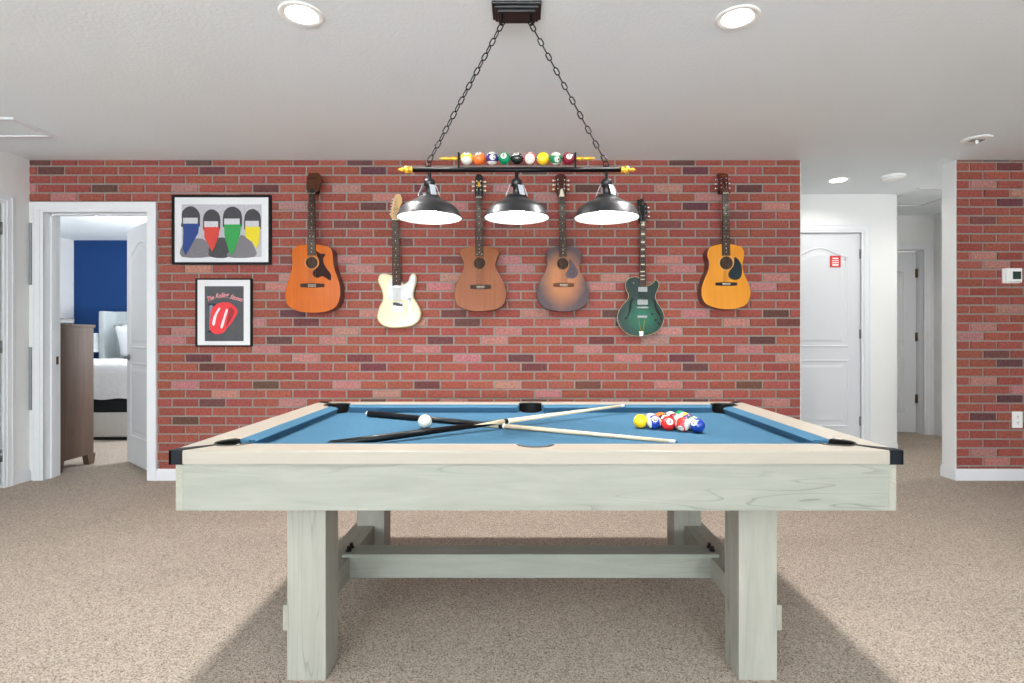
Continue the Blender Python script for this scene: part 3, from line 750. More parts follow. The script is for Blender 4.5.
# ------------------------------------------------------------------ guitars
def V2(o, z, d): return lambda p: ((o[0]+p[0]/z-VX)*d/F, H-(o[1]+p[1]/z-VY)*d/F)
STEEL = mat('string_steel', (190, 185, 175), .3, 1)
FRETB = wood('rosewood', (60, 40, 31), (38, 25, 20), 'Z', 8, .6)
FRETW = mat('fret_wire', (128, 112, 100), .5, .3)
IVORY = mat('ivory', (232, 224, 200), .4)
def radial(name, inner, outer, r0, r1, cx, cz, rough=.4, coat=.0, sx=1.0, sz=1.0):
    """two-tone finish of a sunburst top, dark towards the rim"""
    m, nt, b = new_mat(name); b.inputs['Roughness'].default_value = rough; b.inputs['Coat Weight'].default_value = coat; b.inputs['Specular IOR Level'].default_value = .25
    tc = nt.nodes.new('ShaderNodeTexCoord'); mp = nt.nodes.new('ShaderNodeMapping'); mp.vector_type = 'POINT'
    mp.inputs['Location'].default_value = (-cx*sx, 0, -cz*sz); mp.inputs['Scale'].default_value = (sx, 0, sz)
    nt.links.new(tc.outputs['Object'], mp.inputs[0])
    ln = nt.nodes.new('ShaderNodeVectorMath'); ln.operation = 'LENGTH'; nt.links.new(mp.outputs[0], ln.inputs[0])
    no = nt.nodes.new('ShaderNodeTexNoise'); no.inputs['Scale'].default_value = 14; nt.links.new(tc.outputs['Object'], no.inputs['Vector'])
    ad = nt.nodes.new('ShaderNodeMath'); ad.operation = 'MULTIPLY_ADD'; ad.inputs[1].default_value = .05; nt.links.new(no.outputs['Fac'], ad.inputs[0]); nt.links.new(ln.outputs['Value'], ad.inputs[2])
    mr = nt.nodes.new('ShaderNodeMapRange'); mr.inputs['From Min'].default_value = r0; mr.inputs['From Max'].default_value = r1; nt.links.new(ad.outputs[0], mr.inputs[0])
    mx = nt.nodes.new('ShaderNodeMix'); mx.data_type = 'RGBA'; mx.inputs[6].default_value = (*lin(inner), 1); mx.inputs[7].default_value = (*lin(outer), 1)
    nt.links.new(mr.outputs[0], mx.inputs[0]); nt.links.new(mx.outputs[2], b.inputs['Base Color']); return m

def guitar(label, o, z, body, d, thick, side_mat, top_mat, neck, head, head_mat, neck_mat, bridge, tuners, frets=20, inlay='dot', hole=None, guard=None, guard_mat=None,
           binding=None, solid=False, head_extra=None, tuner_mat='chrome', top_inset=.0, name='acoustic_guitar'):
    w = V2(o, z, d); thick = 4.3112-d if not solid else thick
    pts = smooth_loop([w(p) for p in body], 6)
    mz = min(p[1] for p in pts); cx = sum(p[0] for p in pts)/len(pts)
    g = thing(name, label, 'guitar', (cx, WALL-.008, mz))
    k = {'world': True}
    bm = BM(); rd = .012 if solid else .003
    layered(bm, pts, [(rd, d+thick), (rd*.3, d+thick-rd*.5), (0, d+thick-rd*1.2), (0, d+rd*1.2), (rd*.3, d+rd*.4), (rd, d+.0005)], smooth=solid); mk('body', bm, side_mat, g, **k)
    if top_mat:
        bm = BM(); layered(bm, pts, [(.0015+top_inset, d+.0015), (.0015+top_inset, d-.001), (.003+top_inset, d-.0015)]); sb = mk('soundboard' if hole else 'top_finish', bm, top_mat, g, **k)
    if binding:
        bm = BM(); q = inset(pts, .001); tube(bm, [(p[0], d+.0005, p[1]) for p in q], .0022, 6, closed=True); mk('binding', bm, binding, g, **k)
    if hole:
        hx, hz = w(hole[:2]); hr = hole[2]/z*d/F
        bm = BM(); lathe(bm, [(hr, -.0018), (hr*.98, -.0022), (.001, -.0022)], 32, (hx, d, hz), 'Y'); so = mk('soundhole', bm, mat('soundhole_dark', (58, 36, 24), .8, var=.3, scale=30), g, **k)
        bm = BM()
        for rr in (1.04, 1.16): tube(bm, [(hx+hr*rr*math.cos(2*PI*i/32), d-.0018, hz+hr*rr*math.sin(2*PI*i/32)) for i in range(32)], .0013, 5, closed=True)
        mk('rosette', bm, hole[3], so, **k)
    if guard:
        q = smooth_loop([w(p) for p in guard], 4); bm = BM(); layered(bm, q, [(0, d-.001), (0, d-.0035), (.001, d-.004)]); mk('pickguard', bm, guard_mat, g, **k)
    # neck and fretboard: neck = (xl_top, xr_top, y_top, xl_bot, xr_bot, y_bot)
    a, b, t0, a2, b2, t1 = neck
    P = [w((a, t0)), w((b, t0)), w((b2, t1)), w((a2, t1))]
    TL, TR, BR_, BL = [Vector((p[0], 0, p[1])) for p in P]
    fd = d-.010
    bm = BM(); vs = []
    jn = min(1.0, .93)
    for (L, R_) in ((TL, TR), (TL.lerp(BL, jn), TR.lerp(BR_, jn))):
        c = (L+R_)/2; hw = (R_-L)/2; ring = []
        for (s_, dy) in ((-1, 0), (1, 0), (.97, .008), (.6, .017), (0, .021), (-.6, .017), (-.97, .008)):
            ring.append(bm.verts.new(c+hw*s_+Vector((0, fd+.005+dy, 0))))
        vs.append(ring)
    skin(bm, vs); mk('neck', bm, neck_mat, g, **k)
    bm = BM()
    def slab(q, y0, y1, mi):
        A = [bm.verts.new((p.x, y0, p.z)) for p in q]; B = [bm.verts.new((p.x, y1, p.z)) for p in q]
        for f in [bm.faces.new(A), bm.faces.new(B[::-1])]+[bm.faces.new((A[i], B[i], B[(i+1) % 4], A[(i+1) % 4])) for i in range(4)]: f.material_index = mi
    slab([TL, TR, BR_, BL], fd, fd+.006, 0)
    tot = 1-2**(-frets/12); pos = [0]+[(1-2**(-i/12))/tot*.985 for i in range(1, frets+1)]
    for q in pos[1:]:
        L, R_ = TL.lerp(BL, q), TR.lerp(BR_, q); dz = Vector((0, 0, .0008)); slab([L+dz, R_+dz, R_-dz, L-dz], fd-.0012, fd+.001, 1)
    for i in (3, 5, 7, 9, 12, 15, 17, 19) if inlay == 'dot' else (1, 3, 5, 7, 9, 12, 15, 17, 19):
        if i >= len(pos): continue
        q = (pos[i]+pos[i-1])/2; c = ((TL.lerp(BL, q))+(TR.lerp(BR_, q)))/2; hw = (TR.lerp(BR_, q)-TL.lerp(BL, q)).length/2
        if inlay == 'dot':
            offs = (0,) if i != 12 else (-.45*hw, .45*hw)
            for ox in offs: lathe(bm, [(.0035, -.0006), (.0035, .001)], 10, (c.x+ox, fd, c.z), 'Y', 2)
        else:
            hh = (pos[i]-pos[i-1])*(TL-BL).length*.2; slab([c+Vector((-hw*.6, 0, hh)), c+Vector((hw*.6, 0, hh)), c+Vector((hw*.6, 0, -hh)), c+Vector((-hw*.6, 0, -hh))], fd-.0006, fd+.001, 2)
    mk('fretboard', bm, [FRETB, FRETW, IVORY], g, **k)
    # headstock
    hp = [w(p) for p in head]; bm = BM(); hd = fd+.002
    layered(bm, hp, [(.001, hd+.016), (0, hd+.015), (0, hd+.001), (.001, hd)]); hs = mk('headstock', bm, head_mat, g, **k)
    nc = (TL+TR)/2
    bm = BM(); slab([TL+Vector((0, 0, .004)), TR+Vector((0, 0, .004)), TR-Vector((0, 0, .001)), TL-Vector((0, 0, .001))], fd-.002, fd+.006, 0); mk('nut', bm, IVORY, g, **k)
    posts = []
    for (tx, ty, sd) in tuners:        # peg post position and side of the button
        X, Z = w((tx, ty)); bm = BM(); lathe(bm, [(.003, -.012), (.0035, .0), (.005, .001), (.005, .003)], 12, (X, hd-.001, Z), 'Y')
        ex = X+sd*.026; tube(bm, [(X+sd*.008, hd+.021, Z), (ex, hd+.021, Z)], .0025, 8); bmesh.ops.create_uvsphere(bm, u_segments=10, v_segments=8, radius=1, matrix=Matrix.Translation((ex+sd*.006, hd+.021, Z)) @ Matrix.Diagonal((.009, .004, .0075, 1)))
        box(bm, X-.006, X+.006, hd+.016, hd+.024, Z-.008, Z+.008)
        mk('tuning_peg', bm, M[tuner_mat] if isinstance(tuner_mat, str) else tuner_mat, hs, **k); posts.append((X, Z))
    # bridge
    (bx0_, bz0), (bx1_, bz1) = w(bridge[0]), w(bridge[1]); bxc = (bx0_+bx1_)/2; zc_ = (bz0+bz1)/2
    if bridge[2] == 'acoustic':
        hw, hh = (bx1_-bx0_)/2, (bz0-bz1)/2
        bm = BM(); layered(bm, [(bxc-hw, zc_-hh*.8), (bxc-hw*.5, zc_-hh), (bxc+hw*.5, zc_-hh), (bxc+hw, zc_-hh*.8), (bxc+hw, zc_+hh*.8), (bxc+hw*.5, zc_+hh), (bxc-hw*.5, zc_+hh), (bxc-hw, zc_+hh*.8)], [(0, d), (0, d-.006), (.002, d-.008)]); bo = mk('bridge', bm, bridge[3], g, **k)
        bm = BM(); box(bm, bxc-.032, bxc+.032, d-.011, d-.007, zc_+hh*.1, zc_+hh*.1+.003); mk('saddle', bm, IVORY, bo, **k)
        bm = BM()
        for i in range(6): lathe(bm, [(.0028, -.010), (.0028, -.007)], 8, (bxc-.025+.01*i, d, zc_-hh*.45), 'Y')
        mk('bridge_pin', bm, IVORY, bo, **k)
    # strings
    n_ = len(posts)
    for i in range(6):
        f = (i-2.5)/2.5; nx = nc.x+f*(TR-TL).length/2*.8
        bxx = bxc+f*.026
        pts_ = [(bxx, d-.009-.001*solid, zc_), (nx, fd-.003, nc.z+.002)]
        if i < n_: pts_.append((posts[i][0], hd-.005, posts[i][1]))
        bm = BM(); tube(bm, pts_, .0006, 4); mk('string', bm, STEEL, g, **k)
    # wall hanger cradle is a thing of its own
    X, Z = nc.x, nc.z+.012
    h_ = thing('guitar_hanger', label.split(' with')[0].split(' guitar')[0].join(('black padded wall hook holding the ', ' guitar')), 'hook', (X, WALL-.006, Z))
    bm = BM(); lathe(bm, [(.022, 0), (.022, -.008), (.012, -.012)], 18, (0, 0, .03), 'Y'); mk('mounting_plate', bm, M['blackp'], h_)
    ow = (TR-TL).length/2+.006; yy = hd+.02-(WALL-.006)
    bm = BM(); tube(bm, [(0, -.01, .03), (0, yy+.01, .01), (0, yy+.01, -.005)], .005, 8)
    for s_ in (-1, 1): tube(bm, [(0, yy+.01, -.005), (s_*ow, yy+.008, -.006), (s_*ow, yy-.03, -.004)], .0045, 8)
    mk('yoke', bm, M['blackp'], h_)
    return g, w

rose = mat('rosette_line', (150, 108, 60), .5); roseL = mat('rosette_pale', (206, 170, 110), .5)
MAHOG = wood('mahogany', (92, 44, 24), (60, 26, 14), 'Z', 4, .3, coat=.5)
DKBR = wood('dark_bridge', (58, 38, 28), (34, 22, 16), 'X', 8, .5)
# 1 orange dreadnought
g, w = guitar('orange-brown dreadnought acoustic guitar with dark batwing pickguard', (280, 165), 4.4,
    [(52,385),(64,362),(95,351),(140,349),(185,352),(216,360),(230,380),(234,420),(241,460),(256,500),(265,545),(262,590),(245,625),(205,645),(155,651),(105,648),(60,636),(32,612),(23,575),(29,530),(44,485),(54,440)],
    4.205, .100, MAHOG, wood('amber_spruce', (196, 98, 10), (172, 78, 6), 'Z', 9, .22, coat=.1, long=.03),
    (128,155,126,123,158,398), [(122,50),(130,36),(172,36),(184,52),(182,80),(172,108),(158,127),(128,127),(116,104),(118,80)], wood('walnut_head', (84, 44, 20), (56, 28, 12), 'Z', 5, .35), MAHOG,
    ((90,521),(195,539),'acoustic',DKBR), [], inlay='dot', hole=(140,430,26,roseL),
    guard=[(160,378),(178,390),(200,392),(191,412),(194,435),(208,458),(224,482),(222,508),(202,497),(185,489),(166,497),(147,487),(146,468),(160,455),(172,440),(172,418),(163,400)], guard_mat=mat('dark_red_guard', (44, 14, 8), .55, spec=.2))
# its strap cloth-like end and strap button
bm = BM(); p = w((152, 651)); lathe(bm, [(.004, 0), (.006, -.008)], 10, (p[0], 4.25, p[1])); mk('strap_button', bm, M['chrome'], g, world=True)
hp = w((144, 62)); bm = BM(); box(bm, hp[0]-.030, hp[0]+.024, 4.188, 4.198, hp[1]+.004, hp[1]+.008); mk('head_line', bm, M['blackp'], g, world=True)
bm = BM(); q = [w((132,112)), w((138,104)), w((147,104)), w((153,112)), (w((153,112))[0], w((153,126))[1]), (w((132,112))[0], w((132,126))[1])]; prism(bm, q, 4.193, 4.198); mk('truss_cover', bm, M['blackp'], g, world=True)
# 2 cream single-cut electric
CREAM = mat('cream_lacquer', (214, 204, 162), .3, var=.02, coat=.2)
MAPL = wood('maple', (224, 186, 132), (206, 164, 110), 'Z', 6, .3, coat=.5)
g, w = guitar('cream single-cutaway electric guitar with white pickguard and pale maple headstock', (370, 190), 4.717,
    [(9.43+.4417*x, 367.9+.4417*y) for x, y in ((60,110),(80,70),(120,55),(170,65),(222,84),(235,120),(270,150),(310,152),(335,166),(365,156),(385,130),(402,85),(427,55),(455,60),(472,95),(468,160),(450,220),(440,280),(452,330),(490,390),(518,450),(522,500),(502,560),(462,600),(400,628),(300,640),(190,640),(120,620),(70,580),(50,530),(55,480),(75,410),(105,350),(112,300),(101,240),(80,190),(62,150))],
    4.255, .042, CREAM, None, (105,134,142,107,148,452), [(104,142),(97,122),(101,95),(107,62),(117,30),(127,20),(142,22),(152,38),(152,60),(140,84),(145,104),(137,124),(135,142)], MAPL, MAPL,
    ((107,545),(155,560),'electric'), [(114,112,-1),(115,98,-1),(117,84,-1),(119,70,-1),(122,56,-1),(125,42,-1)], frets=21, solid=True, name='electric_guitar')
def plate(pts, d0, th, m, name, parent, k=3, sm=True):
    q = [w(p) for p in pts]
    if sm: q = smooth_loop(q, k)
    bm = BM(); layered(bm, q, [(0, d0), (0, d0-th), (.001, d0-th-.0005)]); return mk(name, bm, m, parent, world=True)
D = 4.255
PGW = mat('pearl_white', (212, 214, 214), .5, spec=.3); PKM = mat('pickup_metal', (150, 152, 154), .5, .6)
plate([(9.43+.4417*x, 367.9+.4417*y) for x, y in ((228,100),(192,140),(167,200),(160,290),(172,338),(230,342),(360,340),(428,334),(430,280),(442,230),(457,160),(460,100),(450,72),(428,72),(410,95),(395,138),(368,166),(330,180),(305,178),(228,178))], D, .002, PGW, 'pickguard', g)
bp = plate([(107,528),(155,528),(155,578),(107,578)], D, .003, M['nickel'], 'bridge_plate', g, sm=False)
plate([(110,536),(118,530),(150,538),(153,545),(148,548),(114,543)], D-.003, .004, M['blackp'], 'pickup', bp)
plate([(180,516),(188,512),(196,516),(202,600),(196,611),(188,608)], D, .002, M['nickel'], 'control_plate', g)
plate([(112,451),(144,451),(144,459),(112,459)], D-.002, .004, M['chrome'], 'neck_pickup', g, sm=False)
for y_ in (560, 590):
    X, Z = w((191, y_)); bm = BM(); lathe(bm, [(.008, -.002), (.0085, -.004), (.007, -.016)], 16, (X, D, Z), 'Y'); mk('knob', bm, M['chrome'], g, world=True)
X, Z = w((187, 527)); bm = BM(); tube(bm, [(X, D-.002, Z), (X+.003, D-.016, Z+.004)], [.002, .003], 8); mk('switch', bm, M['blackp'], g, world=True)
X, Z = w((121, 92)); bm = BM(); box(bm, X-.018, X+.022, D-.0085, D-.0065, Z-.001, Z+.003); mk('string_tree', bm, M['blackp'], g, world=True)
# 3 brown mahogany concert
BRN = wood('brown_top', (146, 78, 24), (108, 50, 12), 'Z', 7, .35, coat=.1, long=.03)
g, w = guitar('plain brown acoustic guitar with black headstock and no pickguard', (448, 170), 4.56,
    [(52,385),(56,366),(80,353),(125,346),(165,346),(200,353),(226,366),(233,380),(224,402),(217,432),(226,464),(246,498),(262,532),(266,570),(256,608),(228,632),(185,642),(140,645),(92,640),(52,624),(32,592),(28,552),(40,512),(62,472),(72,440),(66,408)],
    4.215, .092, MAHOG, BRN, (128,154,126,124,162,392), [(124,38),(130,22),(143,19),(154,23),(160,36),(157,60),(161,100),(155,124),(128,124),(120,100),(125,60)], M['blackp'], MAHOG,
    ((102,523),(195,543),'acoustic',DKBR), [(132,92,-1),(132,72,-1),(132,52,-1),(150,52,1),(150,72,1),(150,92,1)], hole=(144,425,26,rose), tuner_mat=IVORY)
X, Z = w((141, 66)); bm = BM(); bmesh.ops.create_uvsphere(bm, u_segments=12, v_segments=8, radius=1, matrix=Matrix.Translation((X, 4.2065, Z)) @ Matrix.Diagonal((.010, .001, .022, 1))); mk('emblem', bm, M['gold'], g, world=True)
for q in ((133, 385), (155, 385)):
    X, Z = w(q); bm = BM(); lathe(bm, [(.004, -.0125), (.004, -.009)], 10, (X, 4.215, Z), 'Y'); mk('screw', bm, IVORY, g, world=True)
# 4 faded sunburst parlour
w4 = V2((532, 170), 4.56, 4.215); c4 = w4((140, 500))
g4m = [(64,385),(76,362),(108,349),(142,346),(180,349),(210,359),(225,380),(224,408),(215,440),(222,468),(244,505),(258,545),(259,585),(242,616),(210,636),(160,645),(110,643),(62,632),(33,604),(22,565),(28,525),(48,485),(66,448),(68,412)]
P4 = [w4(p) for p in g4m]; cx4 = sum(q[0] for q in smooth_loop(P4, 6))/(6*len(P4)); mz4 = min(q[1] for q in smooth_loop(P4, 6))
BURST = radial('faded_sunburst', (178, 114, 70), (78, 62, 66), .13, .27, c4[0]-cx4, c4[1]-mz4-.0, sx=1.35, sz=1.0)
g, w = guitar('faded grey-edged sunburst acoustic guitar with tortoiseshell teardrop pickguard', (532, 170), 4.56, g4m,
    4.215, .088, mat('dark_side', (70, 52, 50), .4, coat=.4), BURST, (122,148,122,124,160,395), [(104,30),(122,18),(142,18),(158,30),(154,60),(160,90),(150,121),(121,121),(104,92),(110,60)], wood('rosewood_head', (74, 34, 26), (48, 22, 16), 'Z', 6, .35), MAHOG,
    ((97,515),(192,534),'acoustic',wood('brown_bridge', (104, 62, 34), (78, 42, 22), 'X', 8, .5)), [(117,86,-1),(117,66,-1),(117,46,-1),(148,46,1),(148,66,1),(148,86,1)], hole=(140,427,26,rose),
    guard=[(168,408),(182,416),(196,437),(208,460),(205,484),(182,496),(158,490),(153,474),(165,454),(170,435)], guard_mat=mat('tortoise', (74, 56, 66), .4, var=.6, scale=60, spec=.3), tuner_mat=IVORY)
bm = BM(); q = [w((124,119)), w((130,92)), w((135,84)), w((140,92)), w((148,119))]; prism(bm, q, 4.2035, 4.208); mk('truss_cover', bm, IVORY, g, world=True)
# 5 green hollow single-cut
w5 = V2((610, 190), 4.548, 4.235); g5 = [(.4795*x, 354.7+.4795*y) for x, y in ((270,90),(220,85),(172,105),(146,150),(150,200),(174,255),(165,300),(120,350),(87,400),(68,460),(82,530),(120,590),(180,630),(250,645),(330,642),(400,625),(460,590),(500,530),(513,460),(500,410),(470,360),(445,320),(431,280),(437,240),(458,190),(464,150),(447,118),(427,116),(410,140),(380,160),(345,168),(300,160))]
P5 = [w5(p) for p in g5]; S5 = smooth_loop(P5, 6); cx5 = sum(q[0] for q in S5)/len(S5); mz5 = min(q[1] for q in S5); c5 = w5((145, 580))
GREEN = radial('green_burst', (24, 112, 84), (14, 42, 36), .03, .19, c5[0]-cx5, c5[1]-mz5, rough=.3, coat=.05)
g, w = guitar('dark green single-cutaway hollow electric guitar with f-holes and cream edge', (610, 190), 4.548, g5,
    4.235, .055, mat('green_side', (18, 52, 42), .2, coat=.8), GREEN, (137,161,148,131,163,436), [(137,150),(131,120),(124,84),(122,42),(130,46),(140,40),(150,42),(156,56),(166,64),(168,104),(160,150)], M['blackp'], MAHOG,
    ((128,531),(172,538),'electric'), [(133,122,-1),(131,100,-1),(130,78,-1),(158,78,1),(160,98,1),(160,118,1)], frets=22, inlay='block', binding=mat('cream_binding', (206, 184, 140), .4), name='electric_guitar')
D = 4.2335
for (a, b, c_, d_) in ((128,441,169,463), (124,499,171,522)):
    pk = plate([(a,b),(c_,b),(c_,d_),(a,d_)], D, .006, PKM, 'pickup', g, sm=False)
bo = plate([(122,531),(173,531),(173,538),(122,538)], D, .009, PKM, 'bridge', g, sm=False)
tp = plate([(125,571),(168,571),(168,581),(125,581)], D, .006, PKM, 'tailpiece', g, sm=False)
bm = BM(); X0, Z0 = w((130, 580)); X1, Z1 = w((142, 655)); X2, Z2 = w((160, 580)); tube(bm, [(X0, D-.004, Z0), (X1-.004, D-.004, Z1)], .0015, 6); tube(bm, [(X2, D-.004, Z2), (X1+.004, D-.004, Z1)], .0015, 6); mk('trapeze_rod', bm, M['gold'], tp, world=True)
plate([(132,642),(152,642),(150,664),(134,664)], D, .003, M['chrome'], 'tailpiece_hinge', g, sm=False)
for pts in ([(100,492),(106,496),(98,512),(96,540),(86,570),(78,586),(68,588),(66,578),(76,578),(86,556),(88,524),(94,504)], [(196,498),(203,500),(208,512),(214,535),(228,560),(232,575),(236,588),(228,590),(226,576),(214,560),(204,540),(200,516)]):
    plate(pts, D, .0008, mat('fhole_black', (8, 10, 10), .8), 'f_hole', g)
for q in ((192, 562), (208, 590), (224, 606), (228, 572)):
    X, Z = w(q); bm = BM(); lathe(bm, [(.008, 0), (.009, -.004), (.007, -.013)], 16, (X, D, Z), 'Y'); mk('knob', bm, M['blackp'], g, world=True)
X, Z = w((107, 423)); bm = BM(); lathe(bm, [(.010, 0), (.010, -.002), (.003, -.003), (.002, -.014)], 14, (X, D, Z), 'Y'); mk('switch', bm, M['chrome'], g, world=True)
X, Z = w((149, 62)); bm = BM(); box(bm, X-.005, X+.005, 4.222, 4.2265, Z-.012, Z+.012); mk('emblem', bm, M['bronze'], g, world=True)
X, Z = w((151, 157)); bm = BM(); box(bm, X-.007, X+.007, 4.222, 4.2245, Z-.010, Z+.010); mk('truss_cover', bm, IVORY, g, world=True)
# 6 honey acoustic
g, w = guitar('honey-yellow acoustic guitar with slate-black pickguard and pale soundhole ring', (692, 168), 4.61,
    [(72,385),(86,363),(125,352),(158,350),(192,353),(224,362),(239,382),(240,412),(233,446),(240,485),(258,525),(270,565),(266,602),(246,632),(202,649),(155,652),(105,644),(64,626),(46,595),(44,555),(57,512),(74,472),(78,435),(71,408)],
    4.205, .100, MAHOG, wood('honey_spruce', (218, 144, 44), (202, 124, 30), 'Z', 9, .2, coat=.1, long=.03), (140,167,118,137,175,404), [(112,34),(118,24),(160,26),(166,34),(165,75),(168,104),(160,117),(140,117),(121,95),(124,60)], wood('cherry_head', (84, 32, 24), (62, 22, 16), 'Z', 6, .3, coat=.5), MAHOG,
    ((107,527),(207,543),'acoustic',M['blackp']), [(132,92,-1),(132,72,-1),(132,52,-1),(154,50,1),(155,70,1),(156,90,1)], hole=(158,438,30,roseL),
    guard=[(196,410),(214,424),(228,450),(229,486),(220,508),(198,516),(174,507),(166,490),(176,470),(190,452),(194,432)], guard_mat=mat('slate_guard', (30, 44, 50), .55, spec=.2))
bm = BM(); X, Z = w((143, 38)); tube(bm, [(X-.016+.004*i, 4.1935, Z+.003*(-1)**i) for i in range(9)], .0014, 5); mk('head_script', bm, M['gold'], g, world=True)

# ------------------------------------------------------------------ framed prints
def frame_pic(label, x0, y0, x1, y1, fw, mi, art, name='framed_poster'):
    d = WALL-.030; a = at(x0, y1, d); b = at(x1, y0, d); cx, cz = (a.x+b.x)/2, (a.z+b.z)/2; W, Hh = (b.x-a.x)/2, (b.z-a.z)/2
    t = thing(name, label, 'framed poster', (cx, WALL-.006, cz))
    yb = 0; yf = -.024; bm = BM()
    for r in ((-W, W, Hh-fw, Hh), (-W, W, -Hh, -Hh+fw), (-W, -W+fw, -Hh+fw, Hh-fw), (W-fw, W, -Hh+fw, Hh-fw)): box(bm, r[0], r[1], yf, yb, r[2], r[3], bev=.0015)
    mk('frame', bm, M['frame'], t)
    bm = BM(); box(bm, -W+fw, W-fw, -.012, -.004, -Hh+fw, Hh-fw); mk('mat_board', bm, M['matboard'], t)
    art(t, W, Hh, mi)
    return t
def flat(t, pts, y, m, name, sm=0, th=.0006):
    if sm: pts = smooth_loop(pts, sm)
    bm = BM(); prism(bm, pts, y, y-th); return mk(name, bm, m, t)
def art1(t, W, Hh, mi):
    # plain stand-in: four rounded grey forms over coloured wedges
    k = 1/8.536*WALL*.993/F; ox, oy = 477.5, 337.5
    P = lambda p: ((p[0]-ox)*k, -(p[1]-oy)*k)
    bg = mat('print_grey', (186, 184, 190), .5, var=.12, scale=60)
    pr = flat(t, [P((135, 120)), P((818, 120)), P((818, 570)), P((135, 570))], -.0125, bg, 'print')
    gd = mat('print_charcoal', (64, 62, 66), .5, var=.6, scale=240); gm = mat('print_mid_grey', (118, 114, 120), .5, var=.5, scale=260); gl = mat('print_pale', (204, 202, 206), .5, var=.15, scale=120)
    def sh(pts, y, m, sm=4): flat(pr, [P(p) for p in pts], y, m, 'print_shape', sm)
    sh([(136, 568), (140, 470), (200, 430), (280, 410), (340, 430), (380, 500), (378, 568)], -.0136, gm, 3)
    sh([(380, 568), (375, 480), (430, 415), (500, 405), (540, 450), (545, 568)], -.0142, gd, 3)
    sh([(520, 568), (600, 470), (640, 385), (700, 410), (750, 470), (762, 568)], -.0148, gm, 3)
    for (cx, top, wd, c, bot, tip) in ((215, 135, 78, (30, 62, 130), 555, -45), (392, 165, 74, (206, 62, 50), 525, 4), (570, 142, 82, (40, 150, 70), 562, -8), (742, 162, 72, (240, 208, 30), 500, 30)):
        sh([(cx-wd, top+130), (cx-wd*.9, top+50), (cx-wd*.4, top+5), (cx+wd*.3, top+2), (cx+wd*.9, top+45), (cx+wd, top+125), (cx+wd*.8, top+180), (cx-wd*.8, top+180)][:8] if cx > 230 else [(138, top+130), (140, top+50), (190, top+5), (245, top+10), (288, top+60), (292, top+130), (280, top+180), (140, top+180)], -.0154, gd)
        x0 = max(cx-wd*.85, 138); sh([(x0, top+100), (cx+wd*.75, top+100), (cx+wd*.75, top+165), (x0, top+165)], -.0160, gl, 0)
        cm = mat('print_colour', c, .5, var=.35, scale=170)
        x1 = min(cx+wd*.92, 816); sh([(x0, top+150), (x1, top+150), (x1-8, top+230), (cx+tip+24, bot-40), (cx+tip, bot), (cx+tip-24, bot-50), (x0+2, top+240)], -.0166, cm, 0)
frame_pic('wide black-framed print of grey rounded shapes over blue, red, green and yellow wedges', 171.4, 194.7, 270.6, 264.4, .018, 0, art1)
def art2(t, W, Hh, mi):
    k = 1/8.53*WALL*.993/F; ox, oy = 282.5, 345
    P = lambda p: ((p[0]-ox)*k, -(p[1]-oy)*k)
    bg = mat('print_slate', (74, 76, 80), .6, var=.08, scale=30)
    pr = flat(t, [P((117, 120)), P((450, 120)), P((450, 590)), P((117, 590))], -.0125, bg, 'print')
    rd = mat('print_red', (226, 52, 58), .5, var=.08); dr = mat('print_dark_red', (150, 24, 36), .5); wh = mat('print_white', (236, 226, 228), .5); bk = mat('print_black', (28, 32, 40), .5); bl = mat('print_steel_blue', (112, 136, 156), .5)
    def sh(pts, y, m, sm=4): flat(pr, [P(p) for p in pts], y, m, 'print_shape', sm)
    sh([(140, 268), (215, 268), (200, 520), (135, 515), (152, 500), (158, 290)], -.0134, bk, 0)
    sh([(160, 285), (185, 280), (180, 480), (155, 500)], -.0139, bl, 0)
    # plain stand-in: one big red drop with pale strokes
    sh([(200, 290), (250, 262), (320, 258), (372, 290), (400, 335), (378, 385), (350, 430), (310, 478), (280, 515), (225, 530), (175, 510), (158, 460), (165, 400), (172, 330)], -.0145, rd)
    sh([(330, 300), (372, 330), (350, 390), (320, 440), (300, 470), (312, 400), (322, 350)], -.0151, dr, 3)
    for q in ([(235, 310), (252, 312), (222, 370), (204, 450), (184, 446), (196, 380)], [(300, 320), (316, 324), (296, 395), (272, 475), (254, 468), (276, 395)]): sh(q, -.0157, wh, 3)
    for s, x, y, sz, rot in (('The', 162, 226, 41, 20), ('Rolling', 262, 200, 41, 6), ('Stones', 386, 222, 41, -15)):
        bm = text_bm(s, sz*k*1.0, shear=.45, bold=.0006); px, pz = P((x, y))
        bm.transform(Matrix.Translation((px, -.0142, pz)) @ Matrix.Rotation(PI/2, 4, 'X') @ Matrix.Rotation(math.radians(rot), 4, 'Z') @ Matrix.Diagonal((1, 1.35, 1, 1))); mk('lettering', bm, mat('print_pink', (236, 150, 158), .5), pr)
frame_pic('small black-framed charcoal poster with pink lettering above a red shape', 195.2, 278.3, 251.4, 346.6, .011, 0, art2)

# ------------------------------------------------------------------ wall and ceiling fittings
c = at(1011.8, 275.8, WALL-.02)
t = thing('thermostat', 'white square thermostat with a dark green screen on the right brick wall', 'thermostat', (c.x, WALL-.006, c.z))
bm = BM(); box(bm, -.068, .068, -.012, 0, -.058, .058, bev=.004); box(bm, -.055, .068, -.030, -.010, -.055, .058, bev=.005); mk('case', bm, M['white'], t)
bm = BM(); box(bm, -.006, .058, -.0315, -.0295, -.028, .032); mk('screen', bm, mat('lcd_green', (24, 52, 44), .2), t)
bm = BM(); box(bm, -.04, .055, -.0312, -.0298, -.048, -.045); mk('cover_seam', bm, mat('seam_grey', (160, 160, 162), .5), t)
c = at(1017.2, 419.7, WALL-.01)
t = thing('wall_outlet', 'white double electrical outlet low on the right brick wall', 'outlet', (c.x, WALL-.006, c.z))
bm = BM(); box(bm, -.040, .040, -.008, 0, -.064, .064, bev=.003); mk('cover_plate', bm, M['white'], t)
